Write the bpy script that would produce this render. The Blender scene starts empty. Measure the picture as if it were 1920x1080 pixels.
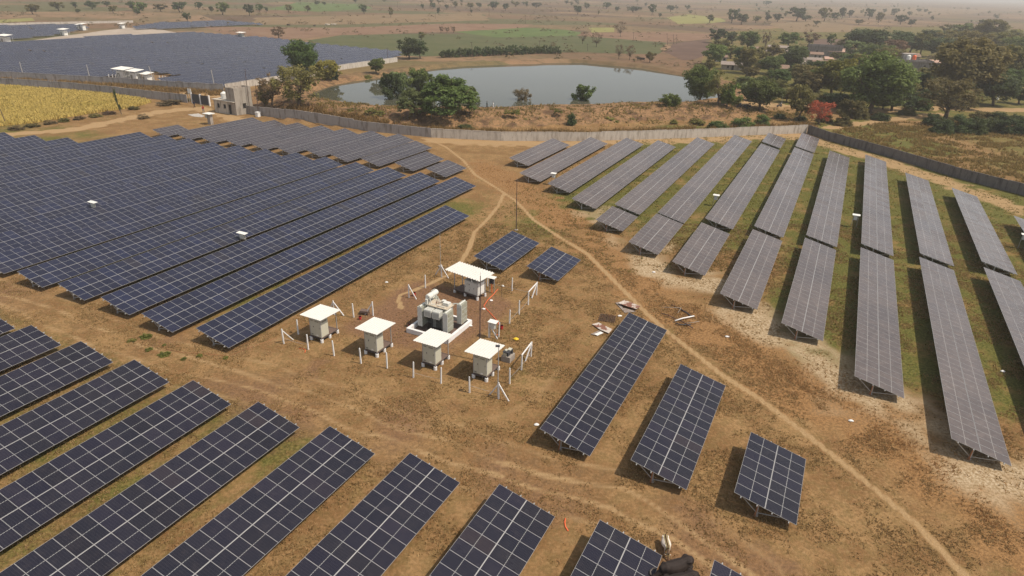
import bpy, bmesh, math, random
import numpy as np
from mathutils import Vector, Matrix
PI = math.pi
R = math.radians
rnd = random.Random(7)
NP = np.random.default_rng(11)
S = bpy.context.scene
COL = S.collection

# ------------------------------------------------------------------ camera, sky, sun
CAM_H, PITCH, ROLL, FPX = 30.19, R(24.8487), R(1.795), 1231.868
SUN_AZ, SUN_EL = R(108), R(57)          # azimuth from +Y towards +X
cd = bpy.data.cameras.new('camera'); cam = bpy.data.objects.new('camera', cd); COL.objects.link(cam)
cd.sensor_width = 36; cd.lens = FPX / 1920 * 36; cd.clip_start = 0.5; cd.clip_end = 40000
_F = Vector((0, math.cos(PITCH), -math.sin(PITCH))); _U0 = Vector((0, math.sin(PITCH), math.cos(PITCH))); _R0 = Vector((1, 0, 0))
_R = _R0 * math.cos(ROLL) + _U0 * math.sin(ROLL); _U = _U0 * math.cos(ROLL) - _R0 * math.sin(ROLL)
cam.matrix_world = Matrix(((_R.x, _U.x, -_F.x, 0), (_R.y, _U.y, -_F.y, 0), (_R.z, _U.z, -_F.z, CAM_H), (0, 0, 0, 1)))
S.camera = cam
W = bpy.data.worlds.new('World'); S.world = W; W.use_nodes = True
nt = W.node_tree; bg = nt.nodes['Background']; sky = nt.nodes.new('ShaderNodeTexSky')
sky.sky_type = 'NISHITA'; sky.sun_disc = False; sky.sun_elevation = SUN_EL; sky.sun_rotation = SUN_AZ
sky.air_density = 1.0; sky.dust_density = 1.5; sky.ozone_density = 1.0; sky.altitude = 300
hs = nt.nodes.new('ShaderNodeHueSaturation'); hs.inputs['Saturation'].default_value = 0.35      # dusty, whitish sky
nt.links.new(sky.outputs[0], hs.inputs['Color']); nt.links.new(hs.outputs[0], bg.inputs[0]); bg.inputs[1].default_value = 0.125
sl = bpy.data.lights.new('sun', 'SUN'); sl.energy = 3.7; sl.angle = R(0.55); sl.color = (1.0, 0.89, 0.75)
so = bpy.data.objects.new('sun', sl); COL.objects.link(so); so.rotation_euler = (PI / 2 - SUN_EL, 0, PI - SUN_AZ); so.location = (60, -60, 120)
S.view_settings.view_transform = 'Standard'; S.view_settings.look = 'None'; S.view_settings.exposure = 0.23; S.view_settings.gamma = 1
S.render.engine = 'CYCLES'
S.cycles.use_denoising = True
S.cycles.max_bounces = 5; S.cycles.diffuse_bounces = 2; S.cycles.glossy_bounces = 2; S.cycles.transparent_max_bounces = 6
S.cycles.transmission_bounces = 2; S.cycles.volume_bounces = 0; S.cycles.caustics_reflective = False; S.cycles.caustics_refractive = False

# ------------------------------------------------------------------ coordinates
YAW = R(25.8892)
EX, EY = math.sin(YAW), math.cos(YAW)       # "along the rows" direction
ROT = PI / 2 - YAW                          # local X = along, local Y = up-slope (left)
def AP(al, pe, z=0.0): return Vector((EX * al - EY * pe, EY * al + EX * pe, z))
def toAP(x, y): return EX * x + EY * y, -EY * x + EX * y
def at(u, v, z=0.0):                        # pixel of the photograph -> point of the horizontal plane at height z
    d = _R * ((u - 960) / FPX) + _U * ((540 - v) / FPX) + _F
    t = (z - CAM_H) / d.z
    return Vector((d.x * t, d.y * t, z))
def pxm(p): return FPX / math.sqrt(p.x * p.x + p.y * p.y + (p.z - CAM_H) ** 2)   # pixels per metre there

# ------------------------------------------------------------------ objects
def tag(o, label=None, cat=None, group=None, kind=None):
    if label: o['label'] = label
    if cat: o['category'] = cat
    if group: o['group'] = group
    if kind: o['kind'] = kind
    return o
def empty(name, loc, rz=0.0, label=None, cat=None, group=None):
    o = bpy.data.objects.new(name, None); COL.objects.link(o); o.location = loc; o.rotation_euler = (0, 0, rz); o.empty_display_size = 0.3
    return tag(o, label, cat, group)
def link(name, me, parent=None, loc=None, rot=None):
    o = bpy.data.objects.new(name, me); COL.objects.link(o)
    if parent: o.parent = parent
    if loc is not None: o.location = loc
    if rot is not None: o.rotation_euler = rot
    return o
def np_mesh(name, verts, quads, mats=(), smooth=False, tris=False, attr=None, uv=None, mi=None):
    me = bpy.data.meshes.new(name); k = 3 if tris else 4
    verts = np.asarray(verts, np.float32).reshape(-1, 3); quads = np.asarray(quads, np.int32).reshape(-1, k)
    me.vertices.add(len(verts)); me.vertices.foreach_set('co', verts.ravel())
    me.loops.add(quads.size); me.loops.foreach_set('vertex_index', quads.ravel())
    me.polygons.add(len(quads)); me.polygons.foreach_set('loop_start', np.arange(0, quads.size, k, dtype=np.int32))
    me.polygons.foreach_set('use_smooth', np.full(len(quads), bool(smooth)))
    if mi is not None: me.polygons.foreach_set('material_index', np.asarray(mi, np.int32))
    for nme, (dom, arr) in (attr or {}).items():
        a = me.attributes.new(nme, 'FLOAT_COLOR', dom); a.data.foreach_set('color', np.asarray(arr, np.float32).ravel())
    if uv is not None:
        l = me.uv_layers.new(name='UVMap'); l.data.foreach_set('uv', np.asarray(uv, np.float32).ravel())
    for m in mats: me.materials.append(m)
    me.update(calc_edges=True); me.validate()
    return me

class MB:
    """collects boxes, bars, tubes, lofts; build() links them as ONE mesh object"""
    def __init__(s): s.v = []; s.f = []; s.m = []; s.uv = {}
    def add(s, vs, fs, mi=0):
        n = len(s.v); s.v += [tuple(v) for v in vs]; s.f += [tuple(i + n for i in f) for f in fs]; s.m += [mi] * len(fs); return s
    def box(s, c, d, mi=0, rz=0.0, M=None):
        x, y, z = d[0] / 2, d[1] / 2, d[2] / 2; vs = []
        for q in ((-x, -y, -z), (x, -y, -z), (x, y, -z), (-x, y, -z), (-x, -y, z), (x, -y, z), (x, y, z), (-x, y, z)):
            p = Vector(q)
            if rz: p = Matrix.Rotation(rz, 3, 'Z') @ p
            if M is not None: p = M @ p
            vs.append(p + Vector(c))
        return s.add(vs, [(3, 2, 1, 0), (4, 5, 6, 7), (0, 1, 5, 4), (1, 2, 6, 5), (2, 3, 7, 6), (3, 0, 4, 7)], mi)
    def bar(s, a, b, w, h=None, mi=0, up=(0, 0, 1)):
        a, b = Vector(a), Vector(b); d = b - a; L = d.length; d.normalize(); upv = Vector(up)
        if abs(d.dot(upv)) > 0.98: upv = Vector((1, 0, 0))
        sd = d.cross(upv).normalized(); u2 = sd.cross(d).normalized(); h = h or w
        M = Matrix((sd, d, u2)).transposed()
        return s.box((a + b) / 2, (w, L, h), mi, M=M)
    def tube(s, pts, rs, n=8, mi=0, caps=True):
        pts = [Vector(p) for p in pts]
        if not hasattr(rs, '__len__'): rs = [rs] * len(pts)
        rings = []; prev = None
        for i, p in enumerate(pts):
            t = (pts[min(i + 1, len(pts) - 1)] - pts[max(i - 1, 0)]).normalized()
            if prev is None:
                a = Vector((1, 0, 0)) if abs(t.x) < 0.9 else Vector((0, 1, 0)); u = t.cross(a).normalized()
            else: u = (prev - t * prev.dot(t)).normalized()
            prev = u; w = t.cross(u)
            rings.append([p + (u * math.cos(k * 2 * PI / n) + w * math.sin(k * 2 * PI / n)) * rs[i] for k in range(n)])
        return s.rings(rings, mi, caps)
    def rings(s, rings, mi=0, caps=True):
        n = len(rings[0]); vs = [v for r in rings for v in r]; fs = []
        for i in range(len(rings) - 1):
            for k in range(n):
                fs.append((i * n + k, i * n + (k + 1) % n, (i + 1) * n + (k + 1) % n, (i + 1) * n + k))
        if caps: fs.append(tuple(range(n - 1, -1, -1))); fs.append(tuple((len(rings) - 1) * n + k for k in range(n)))
        return s.add(vs, fs, mi)
    def prism(s, pts2, z0, z1, mi=0):
        n = len(pts2); vs = [(p[0], p[1], z0) for p in pts2] + [(p[0], p[1], z1) for p in pts2]
        fs = [tuple(range(n - 1, -1, -1)), tuple(range(n, 2 * n))] + [(i, (i + 1) % n, n + (i + 1) % n, n + i) for i in range(n)]
        return s.add(vs, fs, mi)
    def mesh(s, name, mats, smooth=False):
        me = bpy.data.meshes.new(name); me.from_pydata(s.v, [], s.f)
        for m in (mats if isinstance(mats, (list, tuple)) else [mats]): me.materials.append(m)
        me.polygons.foreach_set('material_index', s.m)
        if smooth: me.polygons.foreach_set('use_smooth', [True] * len(s.f))
        me.update(); return me
    def build(s, name, mats, parent=None, loc=None, rot=None, smooth=False):
        return link(name, s.mesh(name, mats, smooth), parent, loc, rot)
def copy_tree(o, parent=None):
    c = o.copy(); COL.objects.link(c); c.parent = parent
    for ch in list(o.children): copy_tree(ch, c)
    return c
ORD = 'first second third fourth fifth sixth seventh eighth ninth tenth eleventh twelfth thirteenth fourteenth fifteenth sixteenth seventeenth eighteenth nineteenth'.split()
for _i, _t in enumerate(('twent', 'thirt', 'fort', 'fift', 'sixt')): ORD += [_t + 'ieth'] + [f'{_t}y-{ORD[k]}' for k in range(9)]

# ------------------------------------------------------------------ materials
class NT:
    def __init__(s, name):
        s.m = bpy.data.materials.new(name); s.m.use_nodes = True; s.t = s.m.node_tree; s.b = s.t.nodes['Principled BSDF']; s.out = s.t.nodes['Material Output']
    def n(s, typ, **kw):
        x = s.t.nodes.new(typ)
        for k, v in kw.items(): setattr(x, k, v)
        return x
    def L(s, a, b): s.t.links.new(a, b)
    def val(s, node, i, v):
        if hasattr(v, 'is_linked') or isinstance(v, bpy.types.NodeSocket): s.L(v, node.inputs[i])
        else: node.inputs[i].default_value = v
    def math(s, op, a, b=0.0, clamp=False):
        x = s.n('ShaderNodeMath', operation=op, use_clamp=clamp); s.val(x, 0, a); s.val(x, 1, b); return x.outputs[0]
    def mix(s, f, a, b, typ='MIX'):
        x = s.n('ShaderNodeMix', data_type='RGBA', blend_type=typ); s.val(x, 0, f)
        s.val(x, 6, a if not isinstance(a, tuple) else (*a, 1)); s.val(x, 7, b if not isinstance(b, tuple) else (*b, 1)); return x.outputs[2]
    def noise(s, vec, scale, detail=3.0, rough=0.55, dist=0.0):
        x = s.n('ShaderNodeTexNoise'); s.L(vec, x.inputs['Vector']); x.inputs['Scale'].default_value = scale; x.inputs['Detail'].default_value = detail
        x.inputs['Roughness'].default_value = rough; x.inputs['Distortion'].default_value = dist; return x.outputs[0]
    def ramp(s, f, stops, interp='LINEAR'):
        x = s.n('ShaderNodeValToRGB'); s.L(f, x.inputs[0]); cr = x.color_ramp; cr.interpolation = interp
        while len(cr.elements) > 1: cr.elements.remove(cr.elements[-1])
        for i, (p, c) in enumerate(stops):
            e = cr.elements[0] if i == 0 else cr.elements.new(p)
            e.position = p; e.color = (*c, 1) if isinstance(c, tuple) else (c, c, c, 1)
        return x.outputs[0]
    def sstep(s, f, a, b):
        x = s.n('ShaderNodeMapRange', interpolation_type='SMOOTHSTEP'); s.L(f, x.inputs[0]); x.inputs[1].default_value = a; x.inputs[2].default_value = b; return x.outputs[0]
    def bump(s, h, strength, dist=0.05):
        x = s.n('ShaderNodeBump'); x.inputs['Strength'].default_value = strength; x.inputs['Distance'].default_value = dist; s.L(h, x.inputs['Height']); s.L(x.outputs[0], s.b.inputs['Normal'])
    def fin(s, col=None, rough=0.7, metal=0.0, spec=0.5):
        if col is not None: s.val(s.b, 'Base Color', (*col, 1) if isinstance(col, tuple) else col)
        s.val(s.b, 'Roughness', rough); s.b.inputs['Metallic'].default_value = metal; s.b.inputs['Specular IOR Level'].default_value = spec
        return s.m
def surf(name, col, var=0.25, scale=2.0, rough=0.7, metal=0.0, spec=0.4, dirt=None, dscale=0.8, bump=0.0, bscale=20.0, dlo=0.5, dhi=0.75):
    t = NT(name); p = t.n('ShaderNodeTexCoord').outputs['Object']
    f = t.noise(p, scale, 4); c = t.mix(f, tuple(x * (1 - var) for x in col), tuple(min(1, x * (1 + var)) for x in col))
    if dirt:
        c = t.mix(t.sstep(t.noise(p, dscale, 5, 0.65), dlo, dhi), c, dirt)
    if bump: t.bump(t.noise(p, bscale, 3), bump, 0.03)
    return t.fin(c, rough, metal, spec)

M = {}
M['galv'] = surf('galvanised_steel', (0.42, 0.42, 0.41), 0.15, 3, 0.5, 0.3, 0.5)
M['alu'] = surf('aluminium_frame', (0.37, 0.365, 0.36), 0.06, 1, 0.45, 0.1, 0.5)
M['white'] = surf('white_painted_steel', (0.72, 0.71, 0.66), 0.05, 1.5, 0.55, 0, 0.4, (0.5, 0.46, 0.38), 1.2, dlo=0.6, dhi=0.9)
M['post'] = surf('whitewashed_concrete', (0.72, 0.71, 0.69), 0.08, 4, 0.85, 0, 0.2, (0.35, 0.30, 0.25), 3.0, dlo=0.58, dhi=0.8)
M['cream'] = surf('cream_cabinet_paint', (0.50, 0.485, 0.39), 0.06, 2, 0.5, 0, 0.4, (0.34, 0.31, 0.24), 1.5, dlo=0.6, dhi=0.9)
M['creamdark'] = surf('cabinet_seam_paint', (0.22, 0.21, 0.17), 0.1, 2, 0.6)
M['greyp'] = surf('grey_transformer_paint', (0.40, 0.405, 0.37), 0.10, 2.2, 0.55, 0, 0.4, (0.22, 0.19, 0.14), 2.0, dlo=0.58, dhi=0.85)
M['greyl'] = surf('light_grey_paint', (0.60, 0.60, 0.55), 0.10, 2, 0.5, 0, 0.4, (0.33, 0.26, 0.18), 2.5, dlo=0.55, dhi=0.8)
M['fin'] = surf('radiator_fin_paint', (0.36, 0.36, 0.29), 0.12, 3, 0.6, 0, 0.3, (0.26, 0.22, 0.13), 2.0)
M['dark'] = surf('dark_steel', (0.045, 0.045, 0.05), 0.2, 3, 0.6)
M['brownpl'] = surf('weathered_platform', (0.14, 0.095, 0.075), 0.3, 4, 0.9)
M['rustpole'] = surf('rusty_dark_pole', (0.075, 0.05, 0.045), 0.4, 6, 0.8, 0, 0.3, (0.16, 0.07, 0.045), 2.0)
M['orange'] = surf('orange_conduit', (0.75, 0.14, 0.045), 0.1, 3, 0.5)
M['cable'] = surf('brown_orange_conduit', (0.36, 0.16, 0.075), 0.25, 5, 0.7)
M['yellow'] = surf('yellow_plastic', (0.75, 0.50, 0.02), 0.1, 3, 0.5)
M['red'] = surf('red_paint', (0.50, 0.03, 0.03), 0.1, 3, 0.5)
M['conc'] = surf('bare_concrete', (0.33, 0.29, 0.25), 0.2, 2, 0.9, 0, 0.2, (0.17, 0.14, 0.12), 1.2, bump=0.2)
M['black'] = surf('black_rubber', (0.02, 0.02, 0.02), 0.2, 3, 0.7)
M['hole'] = surf('dark_interior', (0.02, 0.018, 0.016), 0.1, 1, 0.9)
M['pole'] = surf('grey_concrete_pole', (0.38, 0.36, 0.33), 0.15, 2, 0.85)
M['bark'] = surf('bark', (0.115, 0.085, 0.062), 0.35, 5, 0.95, 0, 0.1)
M['palebark'] = surf('pale_bark', (0.30, 0.25, 0.20), 0.3, 5, 0.95, 0, 0.1)

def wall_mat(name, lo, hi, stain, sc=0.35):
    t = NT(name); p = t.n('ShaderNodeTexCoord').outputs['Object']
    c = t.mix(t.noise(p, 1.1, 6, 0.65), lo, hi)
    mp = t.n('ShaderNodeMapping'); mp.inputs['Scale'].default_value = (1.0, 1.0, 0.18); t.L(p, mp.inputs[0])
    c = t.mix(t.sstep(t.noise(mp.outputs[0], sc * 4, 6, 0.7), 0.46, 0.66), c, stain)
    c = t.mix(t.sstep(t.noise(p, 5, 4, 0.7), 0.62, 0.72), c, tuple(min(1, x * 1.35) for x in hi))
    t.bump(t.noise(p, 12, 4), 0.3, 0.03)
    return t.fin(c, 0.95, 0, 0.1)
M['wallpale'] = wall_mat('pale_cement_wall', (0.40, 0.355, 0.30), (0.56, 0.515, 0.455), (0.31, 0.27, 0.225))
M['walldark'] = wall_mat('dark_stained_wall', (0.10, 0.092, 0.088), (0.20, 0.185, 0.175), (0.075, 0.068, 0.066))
M['wallgrey'] = wall_mat('grey_cement_wall', (0.28, 0.255, 0.235), (0.40, 0.37, 0.345), (0.19, 0.165, 0.145))
M['plaster'] = wall_mat('old_plaster', (0.27, 0.24, 0.20), (0.42, 0.375, 0.32), (0.20, 0.17, 0.14))
M['plastgrey'] = wall_mat('grey_plaster', (0.17, 0.155, 0.145), (0.26, 0.24, 0.22), (0.13, 0.115, 0.11))
M['gateplaster'] = wall_mat('cream_weathered_plaster', (0.42, 0.37, 0.30), (0.58, 0.525, 0.44), (0.27, 0.235, 0.19))
M['housewhite'] = wall_mat('whitewashed_house', (0.38, 0.35, 0.315), (0.50, 0.47, 0.43), (0.27, 0.24, 0.21))
M['tile'] = wall_mat('old_tile_roof', (0.20, 0.13, 0.095), (0.32, 0.23, 0.175), (0.15, 0.10, 0.08), 1.0)
M['tin'] = wall_mat('tin_sheet_roof', (0.22, 0.185, 0.16), (0.36, 0.315, 0.28), (0.20, 0.13, 0.095), 1.0)
M['pinkroof'] = wall_mat('pinkish_sheet_roof', (0.42, 0.27, 0.20), (0.52, 0.36, 0.29), (0.33, 0.21, 0.16), 1.0)

def scrap_mat():
    t = NT('rusted_peeling_sheet'); p = t.n('ShaderNodeTexCoord').outputs['Object']
    c = t.mix(t.sstep(t.noise(p, 1.3, 5, 0.6), 0.53, 0.57), (0.50, 0.44, 0.38), (0.20, 0.090, 0.060))
    return t.fin(c, 0.8, 0, 0.3)
M['scrap'] = scrap_mat()

def roof_white():
    t = NT('white_ribbed_roof_sheet'); p = t.n('ShaderNodeTexCoord').outputs['Object']
    c = t.mix(t.noise(p, 1.5, 4), (0.60, 0.58, 0.53), (0.68, 0.66, 0.61))
    return t.fin(c, 0.5, 0, 0.4)
M['roof'] = roof_white()

def panel_mat(name, stops, d0, d1):
    t = NT(name); uv = t.n('ShaderNodeUVMap').outputs[0]
    sp = t.n('ShaderNodeSeparateXYZ'); t.L(uv, sp.inputs[0]); u, v = sp.outputs[0], sp.outputs[1]
    fu = t.math('FRACT', u); iu = t.math('FLOOR', u); oi = t.n('ShaderNodeObjectInfo').outputs['Random']
    wn = t.n('ShaderNodeTexWhiteNoise', noise_dimensions='2D'); cb = t.n('ShaderNodeCombineXYZ'); t.L(iu, cb.inputs[0]); t.L(t.math('MULTIPLY', oi, 91.7), cb.inputs[1]); t.L(cb.outputs[0], wn.inputs['Vector'])
    r = wn.outputs['Value']
    wn2 = t.n('ShaderNodeTexWhiteNoise', noise_dimensions='2D'); cb2 = t.n('ShaderNodeCombineXYZ'); t.L(iu, cb2.inputs[1]); t.L(t.math('MULTIPLY', oi, 57.3), cb2.inputs[0]); t.L(cb2.outputs[0], wn2.inputs['Vector'])
    col = t.ramp(r, stops)
    # cell gaps: 6 cells across, 24 half-cells along
    a = t.math('ABSOLUTE', t.math('SUBTRACT', t.math('FRACT', t.math('MULTIPLY', fu, 6.0)), 0.5))
    b = t.math('ABSOLUTE', t.math('SUBTRACT', t.math('FRACT', t.math('MULTIPLY', v, 24.0)), 0.5))
    ga = t.math('GREATER_THAN', a, 0.475); gb = t.math('GREATER_THAN', b, 0.45)
    g = t.math('MAXIMUM', ga, gb)
    col = t.mix(t.math('MULTIPLY', g, 0.40), col, (0.10, 0.105, 0.125))
    # bus bars: faint thin lines
    bb = t.math('ABSOLUTE', t.math('SUBTRACT', t.math('FRACT', t.math('MULTIPLY', fu, 30.0)), 0.5))
    col = t.mix(t.math('MULTIPLY', t.math('GREATER_THAN', bb, 0.43), 0.22), col, (0.10, 0.10, 0.11))
    # dashed white line at half height
    mid = t.math('LESS_THAN', t.math('ABSOLUTE', t.math('SUBTRACT', v, 0.5)), 0.006)
    dash = t.math('LESS_THAN', a, 0.40)
    col = t.mix(t.math('MULTIPLY', t.math('MULTIPLY', mid, dash), 0.85), col, (0.50, 0.50, 0.48))
    # dust: thin, uneven, a bit more towards the lower edge
    pos = t.n('ShaderNodeNewGeometry').outputs['Position']
    du = t.math('ADD', t.math('MULTIPLY', t.noise(pos, 0.12, 3), d0), t.math('MULTIPLY', t.sstep(t.noise(pos, 1.7, 5, 0.7), 0.45, 0.75), d1 * 2.2))
    du = t.math('ADD', du, t.math('MULTIPLY', wn2.outputs['Value'], 0.008))
    col = t.mix(du, col, (0.42, 0.335, 0.285))
    t.b.inputs['IOR'].default_value = 1.30
    t.b.inputs['Sheen Weight'].default_value = 0.05; t.b.inputs['Sheen Roughness'].default_value = 0.35; t.b.inputs['Sheen Tint'].default_value = (0.9, 0.75, 0.65, 1)
    return t.fin(col, t.math('ADD', t.math('MULTIPLY', wn2.outputs['Value'], 0.14), t.math('ADD', 0.08, t.math('MULTIPLY', t.noise(pos, 0.5, 3), 0.12))), 0, 0.5)
M['pv'] = panel_mat('blue_photovoltaic_cells', [(0.0, (0.008, 0.010, 0.026)), (0.2, (0.009, 0.012, 0.031)), (0.8, (0.010, 0.014, 0.038)), (0.95, (0.012, 0.017, 0.046)), (1.0, (0.018, 0.017, 0.026))], 0.011, 0.008)
M['pvdark'] = panel_mat('dark_photovoltaic_cells', [(0.0, (0.007, 0.007, 0.014)), (0.2, (0.007, 0.008, 0.017)), (0.8, (0.008, 0.008, 0.020)), (0.95, (0.014, 0.013, 0.026)), (1.0, (0.020, 0.015, 0.021))], 0.014, 0.010)
M['pvgrey'] = panel_mat('greyish_photovoltaic_cells', [(0.0, (0.020, 0.019, 0.027)), (0.5, (0.023, 0.021, 0.031)), (1.0, (0.028, 0.025, 0.032))], 0.10, 0.03)
M['pvdusty'] = panel_mat('dusty_photovoltaic_cells', [(0.0, (0.040, 0.033, 0.034)), (0.5, (0.046, 0.037, 0.037)), (1.0, (0.052, 0.041, 0.039))], 0.22, 0.06)

def leaf_mat(name, lo, hi, hue=0.5):
    t = NT(name); a = t.n('ShaderNodeAttribute', attribute_name='tint'); sp = t.n('ShaderNodeSeparateColor'); t.L(a.outputs['Color'], sp.inputs[0])
    oi = t.n('ShaderNodeObjectInfo').outputs['Random']
    c = t.mix(sp.outputs[0], lo, hi)
    h = t.n('ShaderNodeHueSaturation'); t.L(c, h.inputs['Color']); t.val(h, 'Hue', t.math('ADD', t.math('MULTIPLY', oi, 0.04), 0.48)); t.val(h, 'Value', t.math('ADD', t.math('MULTIPLY', t.math('FRACT', t.math('MULTIPLY', oi, 7.3)), 0.45), 0.78))
    c = h.outputs[0]
    t.fin(c, 0.7, 0, 0.25)
    tr = t.n('ShaderNodeBsdfTranslucent'); t.L(c, tr.inputs[0]); mx = t.n('ShaderNodeMixShader'); mx.inputs[0].default_value = 0.38
    t.L(t.b.outputs[0], mx.inputs[1]); t.L(tr.outputs[0], mx.inputs[2]); t.L(mx.outputs[0], t.out.inputs[0])
    return t.m
M['leaf'] = leaf_mat('green_leaves', (0.0648, 0.0972, 0.0259), (0.1702, 0.2188, 0.0568))
M['leafdark'] = leaf_mat('dark_leaves', (0.0421, 0.0616, 0.0244), (0.1004, 0.1296, 0.0421))
M['leafbright'] = leaf_mat('bright_leaves', (0.081, 0.1148, 0.0243), (0.2025, 0.243, 0.0473))
M['leafpale'] = leaf_mat('pale_feathery_leaves', (0.0972, 0.1328, 0.0486), (0.2188, 0.2674, 0.1004))
M['leafolive'] = leaf_mat('olive_leaves', (0.1069, 0.1004, 0.0324), (0.243, 0.2106, 0.068))
M['leafbrown'] = leaf_mat('dry_brown_leaves', (0.1148, 0.0783, 0.0432), (0.243, 0.1688, 0.0945))
M['leafyellow'] = leaf_mat('yellowing_leaves', (0.135, 0.135, 0.027), (0.3105, 0.27, 0.054))
M['flower'] = leaf_mat('red_orange_blossom', (0.30, 0.085, 0.034), (0.50, 0.155, 0.065))
M['bushgreen'] = leaf_mat('yellow_green_shrub', (0.1283, 0.135, 0.0297), (0.2835, 0.27, 0.0675))
M['grass'] = leaf_mat('dry_grass_blades', (0.17, 0.10, 0.042), (0.33, 0.215, 0.10))
# ------------------------------------------------------------------ ground
def axis(a, b, step_fn, lo, hi):
    xs = [a]
    while xs[-1] < b: xs.append(xs[-1] + step_fn(xs[-1]))
    s = step_fn(xs[-1]); up = []; x = xs[-1]
    while x < hi: s *= 1.045; x += s; up.append(x)
    s = step_fn(a); dn = []; x = a
    while x > lo: s *= 1.045; x -= s; dn.append(x)
    return np.array(dn[::-1] + xs + up)
GX = axis(-80, 100, lambda x: 0.36 if -40 < x < 70 else 0.5, -9000, 9000)
GY = axis(14, 312, lambda y: 0.36 if y < 100 else 0.5 if y < 172 else 1.0, -160, 9000)
def segdist(X, Y, pts, closed=False):
    d = np.full(X.shape, 1e9); n = len(pts)
    for i in range(n if closed else n - 1):
        ax, ay = pts[i][0], pts[i][1]; bx, by = pts[(i + 1) % n][0], pts[(i + 1) % n][1]
        dx, dy = bx - ax, by - ay; L2 = dx * dx + dy * dy + 1e-9
        t = np.clip(((X - ax) * dx + (Y - ay) * dy) / L2, 0, 1)
        d = np.minimum(d, np.hypot(X - ax - t * dx, Y - ay - t * dy))
    return d
def inside(X, Y, pts):
    c = np.zeros(X.shape, bool); n = len(pts); j = n - 1
    for i in range(n):
        xi, yi, xj, yj = pts[i][0], pts[i][1], pts[j][0], pts[j][1]
        c ^= ((yi > Y) != (yj > Y)) & (X < (xj - xi) * (Y - yi) / (yj - yi + 1e-12) + xi); j = i
    return c
def ss(x, a, b): t = np.clip((x - a) / (b - a), 0, 1); return t * t * (3 - 2 * t)
def vnoise(X, Y, sc, seed=0):                # smooth value noise
    r = np.random.default_rng(seed); T = r.random((257, 257))
    x = X / sc; y = Y / sc; xi = np.floor(x).astype(int); yi = np.floor(y).astype(int); fx = x - xi; fy = y - yi
    fx = fx * fx * (3 - 2 * fx); fy = fy * fy * (3 - 2 * fy); xi %= 256; yi %= 256
    return (T[xi, yi] * (1 - fx) + T[xi + 1, yi] * fx) * (1 - fy) + (T[xi, yi + 1] * (1 - fx) + T[xi + 1, yi + 1] * fx) * fy
POND = [(-57, 182.6), (-59.5, 195), (-55, 209), (-48, 225.5), (-29, 261), (-15.6, 275.5), (6, 285), (26.6, 295), (45.8, 287), (57, 271), (63, 249), (68, 225), (64, 207),
        (56, 198.5), (46, 189.5), (20, 180), (4, 173.5), (-15, 170), (-34, 168), (-50, 173)]
def _ragged(P):
    r = random.Random(4); out = []
    for i, a in enumerate(P):
        b = P[(i + 1) % len(P)]; L = math.hypot(b[0] - a[0], b[1] - a[1]); k = max(1, int(L / 6)); nx, ny = (b[1] - a[1]) / L, -(b[0] - a[0]) / L
        for j in range(k):
            o = r.uniform(-1.3, 1.3) + 1.2 * math.sin(i * 1.7 + j * .9); t = j / k; out.append((a[0] + (b[0] - a[0]) * t + nx * o, a[1] + (b[1] - a[1]) * t + ny * o))
    return out
POND = _ragged(POND)
def pond_sd(X, Y): return np.where(inside(X, Y, POND), -1, 1) * segdist(X, Y, POND, True)
WATER_Z = 0.3
def height(X, Y):
    X = np.asarray(X, float); Y = np.asarray(Y, float); H = np.zeros(X.shape)
    m = (X > -130) & (X < 140) & (Y > 138) & (Y < 345)
    if m.any():
        x, y = X[m], Y[m]; d = pond_sd(x, y)
        near = ss(-y, -215, -185)                                   # the near bank is broad and high, the far one narrow
        right = ss(x, 52, 72)
        top = (2.3 * near + 1.5 * (1 - near)) * (1 - 0.55 * right)
        crest_w = 8.5 * near + 5 * (1 - near); foot = crest_w + 10 + 3 * near
        h = np.where(d < 0, WATER_Z - 0.35 * np.minimum(-d, 6), 0)
        up = WATER_Z + (top - WATER_Z) * ss(d, 0, 3.2)
        dn = top * (1 - ss(d, crest_w, foot))
        rough = (vnoise(x, y, 3.1, 3) - .5) * 0.9 + (vnoise(x, y, 1.3, 5) - .5) * 0.45
        dn = dn + rough * ss(d, crest_w - 1, crest_w + 3) * (1 - ss(d, foot - 4, foot + 3))
        h = np.where(d >= 0, np.where(d < crest_w * .6, up, dn), h)
        H[m] = h
    return H
def hz(x, y): return float(height(np.array([x]), np.array([y]))[0])

def pl(*px): return [tuple(at(*p)[:2]) for p in px]
P_MAIN = pl((790, 259), (812, 265), (835, 275), (868, 300), (890, 327), (935, 355), (965, 375), (985, 395), (1000, 412), (1050, 445), (1100, 475), (1130, 505), (1165, 540), (1190, 565), (1215, 590),
            (1255, 625), (1300, 660), (1350, 700), (1420, 745), (1500, 805), (1570, 860), (1650, 925), (1720, 985), (1810, 1080), (1850, 1130))
P_BR = pl((945, 362), (935, 385), (915, 410), (890, 435), (880, 465), (862, 495), (845, 513), (810, 530), (775, 545), (752, 552), (748, 565), (752, 578))
P_TRK = pl((-40, 545), (60, 580), (200, 640), (330, 680), (460, 715), (560, 745), (700, 800), (850, 850), (1010, 905), (1160, 935), (1260, 990), (1400, 1090))
P_TRK2 = pl((1050, 690), (1030, 720), (1000, 750), (940, 780), (840, 800), (740, 800))
P_TRK3 = pl((600, 560), (540, 600), (480, 640), (440, 665), (470, 650), (555, 625), (640, 610))
P_PALE = pl((1130, 395), (1190, 450), (1250, 505), (1330, 545), (1420, 605), (1500, 650), (1580, 705), (1680, 765), (1770, 840), (1870, 900), (1960, 960))
P_BAND = pl((900, 310), (960, 345), (1050, 405), (1130, 455), (1200, 520), (1260, 570), (1330, 620), (1420, 670), (1500, 720), (1580, 770), (1660, 830), (1780, 910), (1920, 1010))
P_LEFT = pl((-60, 258), (70, 248), (150, 241), (240, 222), (310, 208), (370, 203), (420, 215), (450, 225))
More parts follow.
